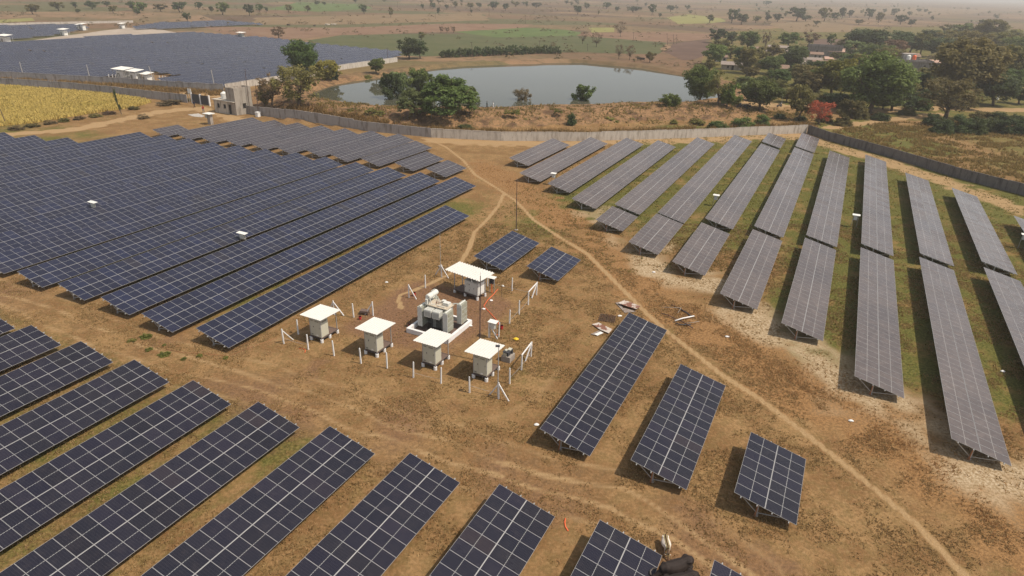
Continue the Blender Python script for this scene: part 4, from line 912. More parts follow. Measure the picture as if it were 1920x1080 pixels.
m = MB(); dr = (0.35, 1.25, 0.1, 2.3); up = (1.1, 1.6, 4.7, 5.9)
wall_with_holes(m, xl, gl, -.1, HT, [(xl + dr[0], xl + dr[1], dr[2], dr[3]), (xl + up[0], xl + up[1], up[2], up[3])], 0.1, 0.2)
wall_with_holes(m, 0.2, dep, -.1, HT, [(dep * .42, dep * .42 + 1.0, 1.3, 2.5)], gl - .1, .2, True); m.box((xl + .1, dep / 2 + .1, HT / 2), (.2, dep - .202, HT)); m.box(((xl + gl) / 2, dep - .1, HT / 2), (TW - .402, .2, HT)); m.build('tower_wall', M['plaster'], g)
MB().box((xl / 2 - .15, dep / 2, HL + .06), (xl + .5 - .1, dep + .7, .14)).build('lower_roof', M['gateplaster'], g); MB().box((gl - TW / 2, dep / 2, HT - .5), (TW - .4, dep - .4, .15)).build('tower_roof', M['scrap'], g)
MB().box((gl - TW / 2 - .2, -.28, HL + .05), (TW + .3, .5, .1)).build('door_canopy', M['gateplaster'], g)
MB().box(((xl + dr[0] + xl + dr[1]) / 2, .16, 1.2), (.9, .05, 2.2)).build('door', M['hole'], g)
for h in hl:
    if h[1] < xl: w_ = MB().box(((h[0] + h[1]) / 2, .17, 1.7), (.9, .03, 1.0)).build('window', M['hole'], g); MB().box(((h[0] + h[1]) / 2, .0, 1.16), (1.1, .14, .07)).build('sill', M['plaster'], w_)
MB().box((gl - .17, dep * .42 + .5, 1.9), (.03, 1.0, 1.2)).build('window', M['hole'], g); MB().box((xl + 1.35, .17, 5.3), (.5, .03, 1.2)).build('window', M['housewhite'], g)
tk = empty('water_tank', GA + ux * 2.0 + uy * 1.6 + Vector((0, 0, HL + .13)), ga, 'white plastic water tank on the lower roof of the gatehouse', 'water tank')
MB().tube([(0, 0, 0), (0, 0, .1), (0, 0, 1.3), (0, 0, 1.5), (0, 0, 1.62)], [.72, .75, .75, .45, .28], 16).build('tank', M['white'], tk); MB().tube([(0, 0, 1.62), (0, 0, 1.7)], [.25, .25], 12).build('lid', M['white'], tk)
# gate
G0, G1 = at(361, 193.5), at(394, 199); gu = (G1 - G0); gn = gu.length; gang = math.atan2(gu.y, gu.x)
gt = empty('sheet_gate', G0, gang, 'dark sheet metal gate with pale posts left of the gatehouse', 'gate')
for i in range(2): MB().box((gn * (.25 + .5 * i), 0, 1.25), (gn * .5 - .35, .06, 2.3)).build('leaf', M['dark'], gt)
for i in range(3): MB().box((gn * .5 * i, 0, 1.3), (.32, .3, 2.6)).build('post', M['post'], gt)
sg = empty('white_sign', at(358.5, 192.5) , gang, 'blank white sign board at the end of the lane wall by the gate', 'sign')
MB().box((0, 0, 2.9), (1.4, .08, 1.2)).build('board', M['white'], sg)
for x in (-.6, .6): MB().box((x, .02, 1.2), (.08, .06, 2.4)).build('leg', M['galv'], sg)
p = at(395.5, 233); t = empty('roofed_pillar', p, ROT, 'concrete pillar with a flat white roof slab beside the last short row', 'pillar')
MB().box((0, 0, 1.1), (.75, .9, 2.2)).build('pillar', M['conc'], t); MB().box((-.15, .1, 2.35), (1.7, 2.0, .14)).build('slab', M['white'], t); MB().box((-.5, .5, 1.75), (.2, .5, .7)).build('box', M['greyp'], t)
p = at(484, 219.5); t = empty('white_block', p, ROT, 'small white concrete block at the wall behind the top row', 'block'); MB().box((0, 0, .55), (.8, .8, 1.1)).build('block', M['post'], t); MB().box((0, 0, 1.13), (.95, .95, .08)).build('cap', M['post'], t)
# yard slab
q = [at(u, v) for u, v in ((352, 215), (372, 213), (384, 217.5), (378, 220), (362, 218.5))]; m = MB(); m.prism([(v.x - q[0].x, v.y - q[0].y) for v in q][::-1], 0.0, .04); tag(m.build('concrete_slab', M['housewhite'], None, q[0]), 'pale concrete slab on the sandy yard before the gatehouse', 'slab')

# ------------------------------------------------------------------ poles
def pole(base, top, r, mat, label, name='utility_pole', arms=0, group=None, cat='pole'):
    p = at(*base); h = h_to(p, top[1]); u1 = proj((p.x, p.y, h))[0]; dx = (top[0] - u1) / pxm(p)
    t = empty(name, p, 0, label, cat, group); MB().tube([(0, 0, -.1), (dx, 0, h)], [r, r * .65], 8).build('shaft', M[mat], t)
    for k in range(arms): MB().box((dx * (1 - .06 * k), 0, h - .25 - .5 * k), (1.3, .09, .09)).build('crossarm', M[mat], t)
    return t, h, dx
for b, tp, lb in (((45, 147), (36.5, 116), 'leftmost leaning pole before the far array'), ((170, 153), (162, 121), 'second leaning pole before the far array'), ((291.5, 159), (279.5, 124), 'leaning pole at the white far station roofs'), ((404, 171), (396, 131), 'tall leaning pole behind the water tank')):
    pole(b, tp, .13, 'pole', lb + ', pale grey', group='leaning poles along the lane')
pole((469, 213), (459, 130), .09, 'rustpole', 'thin dark pole close behind the gatehouse tower'); pole((485, 218), (479, 160), .10, 'rustpole', 'dark pole at the small white block behind the top row')
pole((387, 194), (386.5, 172), .05, 'rustpole', 'thin dark lamp post at the sheet metal gate', 'lamp_post', 0, None, 'lamp post')
pole((12, 234), (1, 205), .10, 'bark', 'thin leaning pole at the left edge of the crop field'); pole((809.5, 233), (808.5, 211), .05, 'galv', 'slim lamp post with white head under the big pond tree', 'lamp_post', 0, None, 'lamp post')
pole((1465, 199), (1469, 171), .06, 'galv', 'pale street lamp by the road right of the pond', 'lamp_post', 1, None, 'lamp post')
PP = [((887, 107), (884, 79)), ((727, 117), (726, 90)), ((1188, 74), (1188, 60)), ((1252, 84), (1251, 63)), ((1263, 83), (1263, 65)), ((1269, 83), (1269, 65)), ((917, 30), (917, 19)), ((985, 43), (985, 29)), ((816, 36), (816, 25)), ((1012, 97), (1012, 76)), ((1102, 96), (1102, 82)), ((745, 14), (745, 3)), ((1108, 60), (1108, 50))]
NM = ['behind the dark hedge', 'by the leaning bank tree', 'on the reddish fallow field', 'left of the double pole', 'left half of the double pole', 'right half of the double pole', 'far behind on the brown plain above the green field', 'on the tan stubble near the bright green field', 'far behind left of the bright green field', 'right of the dark hedge end', 'beside the sparse field trees', 'furthest back at the top', 'at the small yellow green field']
for (b, tp), l in zip(PP, NM): pole(b, tp, .10, 'rustpole', 'thin dark power pole ' + l, 'power_pole', 1, 'power poles of the plain')

# ------------------------------------------------------------------ far inverter stations
def station(px, w, d, h, label, pitch=.4, dark=False, rz=ROT):
    p = at(*px); t = empty('inverter_station', p, rz, label, 'station', 'white stations of the far arrays')
    MB().box((0, 0, h * .45), (d * .62, w * .55, h * .75)).build('cabin', M['white' if not dark else 'greyp'], t)
    m = rib_sheet(-d / 2, d / 2, -w / 2, w / 2, h, h + pitch, True, .3, .03); m.build('roof', M['roof'], t)
    for x in (-d * .4, d * .4):
        for y in (-w * .42, w * .42): MB().box((x, y, h / 2), (.12, .12, h)).build('post', M['galv'], t)
    MB().box((-d * .32, w * .1, h * .35), (.05, w * .18, h * .5)).build('door', M['creamdark'], t)
station((233, 147.5), 6.0, 3.8, 2.9, 'leftmost white roofed station behind the lane wall'); station((256, 150), 4.6, 3.4, 2.7, 'middle white roofed station behind the lane wall'); station((277, 151), 3.6, 3.0, 2.0, 'rightmost and lowest white roofed station behind the lane wall')
station((121, 67), 5.5, 3.4, 3.0, 'white station at the right end of the second far array, nearer one'); station((150, 57), 4.0, 3.0, 3.0, 'left white station of the pair behind the second far array'); station((157, 57.5), 3.6, 3.0, 3.4, 'right white station of the pair behind the second far array')
station((12, 81), 7.0, 3.5, 3.2, 'white flat roofed station at the left edge between the far arrays'); station((230, 54), 4.0, 3.0, 2.8, 'pale station at the edge of the gravel yard'); station((453, 71), 5.0, 3.0, 2.6, 'dark station with pale roof at the back corner of the large far array', .3, True)
for i, u in enumerate((205, 212, 218, 224, 300, 306, 311)):
    p = at(u, 148 + (u - 205) * .03); tag(MB().box((0, 0, .7), (.16, .16, 1.4)).build('station_post', M['post'], None, p), 'small whitish post ' + ('left' if i < 4 else 'right') + ' of the white roofed stations behind the lane wall', 'fence post', 'whitish posts by the far stations ' + ('left' if i < 4 else 'right'))

# ------------------------------------------------------------------ yellow crop
CROP = w2((-140, 146), (0, 161.5), (133, 171), (213, 179), (270, 187), (284, 192), (262, 199), (233, 205), (200, 209), (167, 214), (120, 222), (67, 231), (0, 237), (-140, 262))
def crop():
    t = NT('ripe_yellow_crop'); p = t.n('ShaderNodeNewGeometry').outputs['Position']; a = t.n('ShaderNodeAttribute', attribute_name='tint'); sp = t.n('ShaderNodeSeparateColor'); t.L(a.outputs['Color'], sp.inputs[0])
    c = t.mix(sp.outputs[0], (0.42, 0.31, 0.085), (0.58, 0.44, 0.135)); c = t.mix(t.math('MULTIPLY', t.sstep(t.noise(p, .12, 4), .5, .7), .5), c, (0.34, 0.27, 0.06)); m = t.fin(c, .9, 0, .1)
    r = np.random.default_rng(5); xs = np.array([c_[0] for c_ in CROP]); ys = np.array([c_[1] for c_ in CROP])
    X = r.uniform(xs.min(), xs.max(), 170000); Y = r.uniform(ys.min(), ys.max(), 170000); k = inside(X, Y, CROP) & (X > -170); X, Y = X[k], Y[k]; n = len(X)
    Z = np.zeros(n); h = r.uniform(.45, .8, n); ang = r.uniform(0, PI, n); w = r.uniform(.05, .13, n); lx, ly = r.normal(0, .12, n), r.normal(0, .12, n)
    dx, dy = np.cos(ang) * w, np.sin(ang) * w
    V = np.stack([np.stack([X - dx, Y - dy, Z], -1), np.stack([X + dx, Y + dy, Z], -1), np.stack([X + dx * .7 + lx, Y + dy * .7 + ly, h], -1), np.stack([X - dx * .7 + lx, Y - dy * .7 + ly, h], -1)], 1)
    tint = r.random(n); att = np.repeat(np.stack([tint] * 3 + [np.ones(n)], -1), 4, 0)
    me = np_mesh('yellow_crop', V, np.arange(4 * n), [m], attr={'tint': ('POINT', att)}); tag(link('yellow_crop', me), 'ripe yellow crop standing in the field at the left', 'crop', kind='stuff')
    b = MB(); b.add([(x, y, .05) for x, y in CROP], [tuple(range(len(CROP)))]); t2 = NT('crop_floor'); o = b.build('crop_ground', t2.fin((0.30, 0.20, 0.06), .95, 0, .1))
    if o.data.polygons[0].normal.z < 0: o.data.flip_normals()
    tag(o, kind='structure')
crop()
# ------------------------------------------------------------------ trees
def cloud(n, seed, kind, size):
    """leaf clusters spread through a crown of unit height and unit width: small quads in clumps"""
    r = np.random.default_rng(seed); nc = max(6, int(n ** .5 * (.9 if kind != 'spread' else 1.1)))
    if kind == 'spread':
        a = r.uniform(0, 2 * PI, nc); q = np.sqrt(r.uniform(0, 1, nc)) * .46; z = .80 - q * q * 2.3 + r.normal(0, .05, nc) - (r.random(nc) < .35) * r.uniform(.05, .30, nc)
        C = np.stack([np.cos(a) * q, np.sin(a) * q, np.clip(z, .16, .95)], -1); rad = r.uniform(.07, .13, nc); fl = .55
    elif kind == 'bush':
        a = r.uniform(0, 2 * PI, nc); q = np.sqrt(r.uniform(0, 1, nc)) * .40; C = np.stack([np.cos(a) * q, np.sin(a) * q, r.uniform(.12, 1, nc) * (1 - (q / .55) ** 2) * .85], -1); rad = r.uniform(.09, .17, nc); fl = .9
    elif kind == 'column':
        a = r.uniform(0, 2 * PI, nc); z = r.uniform(.2, .95, nc); q = np.sqrt(r.uniform(0, 1, nc)) * .32 * (1 - abs(z - .5) * .9); C = np.stack([np.cos(a) * q, np.sin(a) * q, z], -1); rad = r.uniform(.06, .12, nc); fl = 1.1
    else:
        d = r.normal(0, 1, (nc, 3)); d /= np.linalg.norm(d, axis=1)[:, None]; q = r.uniform(.25, 1, nc) ** .6
        C = d * q[:, None] * np.array([.39, .39, .37]) + np.array([0, 0, .55]); C[:, :2] += r.normal(0, .035, (nc, 2)); rad = r.uniform(.07, .15, nc) * (1.0 if kind == 'round' else .85); fl = .85
        C[:, 2] += (r.random() - .5) * .04
    per = r.multinomial(n, rad ** 2 / (rad ** 2).sum()); idx = np.repeat(np.arange(nc), per); m = len(idx)
    d = r.normal(0, 1, (m, 3)); d /= np.linalg.norm(d, axis=1)[:, None]; q = r.random(m) ** .45
    P = C[idx] + d * (q * rad[idx])[:, None] * np.array([1, 1, fl])
    nrm = d * .6 + r.normal(0, .55, (m, 3)) + np.array([0, 0, .55]); nrm /= np.linalg.norm(nrm, axis=1)[:, None]
    h = r.normal(0, 1, (m, 3)); u = np.cross(nrm, h); u /= np.linalg.norm(u, axis=1)[:, None]; v = np.cross(nrm, u)
    s = (size * r.uniform(.55, 1.25, m))[:, None]; u = u * s; v = v * s * r.uniform(.4, .8, m)[:, None]
    Q = np.stack([P - u, P - v * .9, P + u, P + v], 1)
    Q[..., 2] = np.maximum(Q[..., 2], .01)
    tint = np.clip(r.random(nc)[idx] * .55 + r.random(m) * .45, 0, 1); att = np.repeat(np.stack([tint] * 3 + [np.ones(m)], -1), 4, 0)
    return Q.reshape(-1, 3), att, C
def trunk_mb(seed, kind, C, tr):
    r = random.Random(seed); m = MB(); fork = .26 if kind not in ('bush', 'column') else .06
    lean = (r.uniform(-.05, .05), r.uniform(-.05, .05)); f = Vector((lean[0], lean[1], fork))
    m.tube([(0, 0, -.02), (lean[0] * .4, lean[1] * .4, fork * .5), f], [tr * 1.25, tr, tr * .85], 8)
    pick = r.sample(range(len(C)), min(len(C), 11 if kind != 'dry' else 26))
    for i in pick:
        c = Vector(C[i]); k = f.lerp(c, .5) + Vector((r.uniform(-.05, .05), r.uniform(-.05, .05), -.02)); m.tube([f - Vector((0, 0, fork * r.uniform(0, .25))), k, c], [tr * .5, tr * .3, tr * .10], 5)
        for _ in range(2):
            e = c + Vector((r.uniform(-.1, .1), r.uniform(-.1, .1), r.uniform(-.02, .12))); m.tube([k.lerp(c, .4), e], [tr * .18, tr * .06], 4)
    return m
TC = {}
def tree_mesh(kind, lod, var):
    k = (kind, lod, var)
    if k not in TC:
        n = {'big': 11000, 'mid': 4800, 'far': 1100, 'tiny': 260}[lod]; sz = {'big': .025, 'mid': .034, 'far': .058, 'tiny': .10}[lod]
        if kind == 'sparse': n = int(n * .42); sz *= .85
        if kind == 'dry': n = int(n * .16); sz *= .7
        if kind == 'bloom': n = int(n * .30); sz *= .8
        kk = {'sparse': 'loose', 'dry': 'loose', 'bloom': 'loose'}.get(kind, kind); seed = 100 + var * 17 + len(kind) * 5 + len(lod)
        Q, att, C = cloud(n, seed, kk, sz)
        cm = np_mesh('crown', Q, np.arange(len(Q)), [M['leaf']], attr={'tint': ('POINT', att)})
        tm = trunk_mb(seed, kind, C, .028 if kind != 'dry' else .02).mesh('trunk', M['bark'], True); TC[k] = (tm, cm)
    return TC[k]
NT_ = [0]
def tree(px, hpx, wpx, kind, leaf, label, group=None, lod='mid', name='tree', cat='tree', z=None, bark='bark', rz=None, hscale=1.0):
    p = at(px[0], px[1], 0.0)
    if -130 < p.x < 140 and 138 < p.y < 345:
        for _ in range(4):
            z0 = hz(p.x, p.y); p = at(px[0], px[1], z0)
    s = FPX / (p - Vector((0, 0, CAM_H))).dot(_F); h = max(.3, h_to(p, px[1] - hpx)) * hscale; w = wpx / s * 1.04
    NT_[0] += 1; r = random.Random(NT_[0] * 31); var = r.randrange({'big': 3, 'mid': 3, 'far': 4, 'tiny': 4}[lod]); tm, cm = tree_mesh(kind, lod, var)
    t = empty(name, p - Vector((0, 0, .05)), r.uniform(0, 6.28) if rz is None else rz, label, cat, group); t.scale = (w, w, h)
    a = link('trunk' if kind != 'bush' else 'stem', tm, t); b = link('crown' if kind != 'bush' else 'foliage', cm, t)
    for o, mt in ((a, M[bark]), (b, M[leaf])): o.material_slots[0].link = 'OBJECT'; o.material_slots[0].material = mt
    return t
# around the pond
tree((838, 216), 86, 112, 'spread', 'leaf', 'biggest dark green spreading tree on the near pond bank', lod='big')
tree((776, 214), 56, 58, 'spread', 'leafpale', 'pale feathery tree left of the biggest pond tree', lod='big')
tree((734, 199), 72, 46, 'round', 'leafdark', 'dark upright tree left of the big pond trees, trunk showing', lod='mid')
tree((788, 186), 66, 62, 'loose', 'leaf', 'green tree behind the big pond trees', lod='mid'); tree((752, 188), 62, 44, 'loose', 'leafpale', 'paler green tree between the dark upright one and the big pond trees', lod='mid'); tree((876, 205), 52, 50, 'spread', 'leaf', 'lower green tree at the right side of the biggest pond tree', lod='mid')
tree((979, 201), 41, 40, 'sparse', 'leafbrown', 'thin brownish leaved tree standing alone on the near pond bank', lod='big'); tree((1092, 201), 49, 46, 'loose', 'leaf', 'small round tree with a clear trunk on the near pond bank', lod='mid'); tree((1256, 209), 37, 42, 'round', 'leafbright', 'bright green small tree at the right end of the near bank', lod='mid')
tree((706, 138), 34, 34, 'loose', 'leaf', 'small leaning tree on the left pond bank', lod='mid'); tree((768, 111), 46, 46, 'round', 'leafdark', 'dark dense tree at the corner of the pale array wall', lod='mid'); tree((788, 110), 40, 34, 'round', 'leafdark', 'dark tree grown together with the dense corner tree', lod='mid'); tree((790, 75), 18, 20, 'loose', 'leafolive', 'dull tree behind the dark corner trees', lod='far')
tree((571, 148), 78, 72, 'round', 'leaf', 'tall green tree with visible trunk right of the far array', lod='big'); tree((612, 158), 54, 58, 'loose', 'leafyellow', 'yellowish green tree right of the tall green one', lod='mid'); tree((622, 160), 34, 34, 'round', 'leafdark', 'low dark tree below the yellowish one', lod='mid')
tree((560, 206), 98, 104, 'sparse', 'leafolive', 'olive brown wide tree behind the wall near the gatehouse', lod='big'); tree((510, 200), 66, 62, 'sparse', 'leafbrown', 'thin reddish brown tree behind the gatehouse wall', lod='mid'); tree((497, 205), 50, 40, 'sparse', 'leafolive', 'thin olive tree just right of the gatehouse', lod='mid')
tree((1163, 69), 33, 30, 'dry', 'leafbrown', 'bare grey tree alone on the fallow field', lod='mid', bark='palebark')
for i, (u, v, h, w, l) in enumerate([(1092, 83, 27, 18, 'left bare tree of the pair in the green field'), (1118, 88, 31, 28, 'right bare tree of the pair in the green field'), (1160, 111, 33, 22, 'left bare tree on the far pond bank'), (1180, 113, 34, 24, 'right bare tree on the far pond bank')]): tree((u, v), h, w, 'dry', 'leafbrown', l, 'bare trees at the far bank', 'mid')
tree((1218, 117), 22, 22, 'round', 'leafolive', 'small rounded tree on the far pond bank', lod='far')
for i, u in enumerate((827, 838, 850)): tree((u, 62), 15, 12, 'sparse', 'leafbrown', f'{["left", "middle", "right"][i]} one of three small reddish trees in the green field', 'small reddish trees', 'far')
tree((523, 73), 26, 30, 'sparse', 'leafbrown', 'brown bushy tree behind the large far array', lod='mid')
# hedge of the far bank: single shrubs one can tell apart only as a row
for i in range(17):
    u = 832 + i * 10.2; tree((u, 108 - i * .42), 19 + rnd.uniform(-2, 4), 19, 'bush', 'leafdark', f'dark dense shrub in the long hedge on the far pond bank, {ORD[i]} from the left', 'dark hedge shrubs on the far pond bank', 'far', 'hedge_shrub', 'shrub')
for i in range(6): tree((1006 + i * 8, 100.5), 17 + rnd.uniform(-2, 3), 15, 'bush', 'leafdark', f'dark shrub in the short hedge right of the long one, {ORD[i]} from the left', 'dark shrubs of the short hedge', 'far', 'hedge_shrub', 'shrub')
# right hand cluster, front
RC = [(1310, 195, 73, 62, 'round', 'leaf', 'green tree at the right corner of the pond, trunk showing', 'big'), (1362, 205, 53, 46, 'round', 'leafbright', 'bright green tree beside the dark hut by the road', 'mid'), (1346, 196, 66, 50, 'sparse', 'leafolive', 'thin olive tree behind the bright green one', 'mid'),
      (1424, 207, 66, 66, 'round', 'leaf', 'green tree beside the motorcycles at the road', 'big'), (1496, 226, 76, 44, 'loose', 'leafolive', 'leaning olive tree with pale trunk left of the red tree', 'mid'), (1588, 233, 52, 48, 'loose', 'leafolive', 'dull olive tree right of the red tree', 'mid'),
      (1628, 213, 116, 120, 'round', 'leaf', 'largest green tree in the middle of the right hand grove', 'big'), (1672, 208, 70, 62, 'spread', 'leafdark', 'dark drooping tree at the right side of the largest green tree', 'mid'), (1558, 182, 82, 66, 'loose', 'leafyellow', 'yellow olive tree left of the largest green tree', 'mid'), (1515, 180, 52, 58, 'loose', 'leafolive', 'low dull tree behind the red tree', 'mid'),
      (1795, 190, 124, 124, 'loose', 'leafolive', 'huge olive tree right of the flat roofed house', 'big'), (1772, 222, 84, 100, 'sparse', 'leafolive', 'spreading dry olive tree at the road end', 'big'), (1862, 198, 62, 66, 'round', 'leafdark', 'dark tree below the huge olive one at right', 'mid'), (1900, 168, 92, 66, 'loose', 'leafolive', 'dull tree at the right picture edge', 'mid'),
      (1715, 178, 46, 46, 'round', 'leafdark', 'dark rounded tree below the flat roofed house', 'mid'), (1600, 180, 40, 50, 'round', 'leafdark', 'dark tree left of the largest green tree', 'mid'), (1690, 190, 50, 50, 'loose', 'leafolive', 'olive tree between the largest green one and the dry one', 'mid'), (1455, 180, 34, 40, 'loose', 'leafolive', 'low olive tree behind the road lamp', 'mid'), (1402, 190, 40, 36, 'loose', 'leafpale', 'pale thin tree behind the motorcycles', 'mid')]
for u, v, h, w, k, lf, lb, ld in RC: tree((u, v), h * 1.04, w * 1.18, k, lf, lb, None, ld)
tree((1534, 233), 53, 56, 'bloom', 'flower', 'tree covered in red orange blossom at the wall corner', lod='big', name='blossom_tree')
# village trees behind
VT = [(1350, 100, 30, 40, 'loose', 'leafolive', 'dry olive'), (1392, 118, 34, 44, 'loose', 'leaf', 'green olive'), (1420, 120, 34, 40, 'round', 'leafolive', 'dusty olive'), (1450, 112, 30, 40, 'loose', 'leafolive', 'faded olive'), (1495, 112, 30, 40, 'round', 'leaf', 'plain green'), (1530, 172, 46, 52, 'round', 'leaf', 'full green'), (1570, 158, 44, 52, 'loose', 'leafyellow', 'yellowish'), (1590, 135, 40, 50, 'round', 'leaf', 'dense green'), (1620, 140, 42, 54, 'loose', 'leafolive', 'brownish olive'), (1660, 125, 40, 52, 'round', 'leafolive', 'greyish olive'), (1705, 100, 36, 50, 'round', 'leafdark', 'deep green'), (1745, 90, 38, 50, 'round', 'leafdark', 'dim green'), (1780, 95, 42, 54, 'loose', 'leafolive', 'dry brownish'), (1820, 100, 46, 56, 'round', 'leafolive', 'soft olive'), (1865, 100, 44, 56, 'loose', 'leafolive', 'worn olive'), (1905, 110, 46, 56, 'round', 'leaf', 'faint green'), (1740, 170, 48, 56, 'loose', 'leafolive', 'bushy olive'), (1830, 165, 50, 60, 'loose', 'leafolive', 'ragged olive'), (1890, 175, 50, 56, 'round', 'leaf', 'heavy green'),
      (1477, 90, 34, 42, 'round', 'leaf', 'green'), (1514, 88, 33, 38, 'sparse', 'leafbrown', 'brownish thin'), (1483, 133, 48, 42, 'round', 'leafdark', 'dark'), (1442, 139, 38, 42, 'round', 'leaf', 'mid green'), (1402, 94, 38, 40, 'round', 'leaf', 'rounded green'), (1342, 81, 30, 36, 'round', 'leafdark', 'dark far'), (1372, 82, 24, 32, 'round', 'leafdark', 'low dark'),
      (1338, 122, 44, 44, 'round', 'leaf', 'green pondside'), (1398, 138, 54, 46, 'loose', 'leafolive', 'olive'), (1435, 90, 32, 16, 'sparse', 'leafbrown', 'narrow brown'), (1557, 87, 26, 20, 'loose', 'leaf', 'small clear trunked'), (1622, 99, 50, 76, 'round', 'leafdark', 'broad dark'), (1682, 95, 40, 54, 'round', 'leafdark', 'rounded dark'),
      (1672, 110, 40, 44, 'round', 'leafbrown', 'tan domed'), (1725, 102, 44, 36, 'loose', 'leafolive', 'dull'), (1600, 107, 34, 44, 'loose', 'leafpale', 'pale'), (1503, 162, 46, 50, 'round', 'leafolive', 'olive rounded'), (1460, 165, 40, 44, 'loose', 'leaf', 'loose green'), (1537, 150, 40, 40, 'loose', 'leaf', 'yellow green'), (1808, 70, 28, 42, 'loose', 'leaf', 'hazy'), (1850, 80, 50, 52, 'loose', 'leafolive', 'hazy olive'),
      (1897, 88, 34, 52, 'round', 'leafolive', 'hazy broad'), (1370, 110, 26, 40, 'loose', 'leafolive', 'low olive'), (1330, 140, 30, 34, 'loose', 'leafolive', 'thin bankside'), (1310, 140, 24, 26, 'bush', 'leafolive', 'small bankside'), (1640, 120, 40, 60, 'round', 'leaf', 'leafy'), (1757, 108, 42, 50, 'loose', 'leafdark', 'dusky'), (1900, 130, 46, 50, 'loose', 'leafdark', 'dark leaved')]
for u, v, h, w, k, lf, d in VT:
    side = 'left part of' if u < 1440 else 'middle of' if u < 1600 else 'right part of'
    tree((u, v), h * 1.05, w * 1.15, k, lf, f'{d} tree among the houses in the {side} the village', 'trees of the village', 'mid' if h > 36 else 'far')
GF = [(1475, 192, 30, 40), (1530, 196, 28, 44), (1580, 205, 34, 44), (1450, 150, 26, 40), (1490, 145, 30, 44), (1540, 165, 30, 50), (1585, 150, 34, 50), (1640, 160, 40, 50), (1700, 165, 34, 50), (1735, 160, 36, 50), (1740, 196, 34, 56), (1815, 205, 40, 60), (1870, 170, 40, 50), (1910, 195, 36, 50), (1420, 165, 26, 36), (1395, 160, 22, 34), (1655, 205, 26, 40), (1600, 130, 30, 44), (1570, 120, 26, 40), (1700, 215, 16, 34), (1840, 225, 22, 44), (1625, 105, 28, 46), (1780, 120, 40, 56), (1820, 130, 40, 56), (1890, 110, 34, 56), (1405, 148, 26, 40), (1430, 175, 28, 40), (1470, 120, 24, 40), (1500, 178, 30, 44), (1520, 140, 30, 44), (1555, 200, 34, 46), (1575, 178, 34, 44), (1610, 160, 36, 50), (1655, 140, 36, 50), (1690, 145, 34, 46), (1720, 205, 32, 50), (1755, 180, 40, 54), (1790, 165, 40, 54), (1845, 185, 40, 54), (1880, 150, 40, 54), (1912, 150, 40, 50), (1545, 228, 20, 34), (1610, 222, 22, 36), (1650, 225, 18, 36), (1580, 235, 20, 36), (1330, 180, 26, 34), (1430, 128, 24, 36), (1580, 95, 26, 40), (1755, 95, 30, 46)]
for i, (u, v, h, w) in enumerate(sorted(GF)): tree((u, v), h, w, 'loose' if h > 24 and i % 3 else 'bush', ['leafolive', 'leaf', 'leafolive', 'leafdark'][i % 4], f'low undergrowth tree in the right hand grove, {ORD[i]} from the left', 'undergrowth of the right hand grove', 'mid', 'undergrowth_tree', 'tree')
# bushes: near bank, foot of the bank, right
BU = [(913, 213, 9, 17), (954, 214, 8, 16), (967, 214, 9, 13), (984, 201.5, 5, 8), (1000, 201, 6, 10), (1026, 201.5, 6, 10), (1024, 213, 7, 16), (1047, 211, 7, 14), (1060, 214, 8, 16), (983, 230, 8, 13), (1080, 212, 6, 12), (1136, 197, 7, 26), (1158, 198.5, 5, 10), (1170, 196.5, 7, 17), (1197, 196, 6, 22), (1222, 195, 6, 20), (1140, 218, 7, 14), (1144, 231, 11, 22), (1184, 230, 9, 17), (700, 216, 12, 40), (660, 211, 8, 24), (735, 222, 12, 26),
      (1305, 232, 10, 26), (1262, 232, 8, 14), (1100, 206, 4, 8), (620, 212, 8, 24), (640, 214, 7, 18), (690, 148, 8, 14), (665, 150, 7, 12)]
for i, (u, v, h, w) in enumerate(sorted(BU)): tree((u, v), h * 1.25, w * 1.35, 'bush', 'bushgreen', f'low yellow green shrub on the pond bank, {ORD[i]} from the left', 'low yellow green shrubs on the pond bank', 'far', 'shrub', 'shrub')
DB = [(826, 243, 8, 20, 'dark low shrub at the wall left of the bank foot'), (872, 244, 14, 36, 'broad dark shrub behind the pale wall'), (1071, 234, 26, 20, 'tall bluish dark shrub on the bank slope'), (1345, 242, 20, 40, 'leafy shrub behind the pale wall, left one'), (1392, 240, 24, 50, 'large leafy shrub behind the pale wall, middle one'), (1428, 236, 26, 34, 'leafy shrub behind the pale wall, right one'), (1462, 222, 12, 24, 'dark shrub on the bank below the road'), (1500, 226, 12, 26, 'dark shrub left of the red tree'), (600, 140, 14, 30, 'dark shrub at the foot of the tall green tree'), (643, 153, 12, 26, 'dark shrub on the left bank end')]
for u, v, h, w, lb in DB: tree((u, v), h, w, 'bush', 'leafdark' if 'dark' in lb else 'leaf', lb, None, 'mid', 'shrub', 'shrub')
for i, (u, v, h, w) in enumerate([(1765, 250, 36, 44), (1795, 248, 40, 50), (1828, 250, 38, 44), (1855, 245, 32, 44), (1885, 250, 34, 44), (1912, 252, 32, 40), (1745, 235, 30, 30), (1870, 228, 24, 40), (1905, 232, 22, 40)]): tree((u, v), h, w, 'bush', 'leafdark', f'dark dense shrub on the right beyond the dark wall, {ORD[i]} of the thicket', 'dark thicket beyond the dark wall', 'mid', 'shrub', 'shrub')
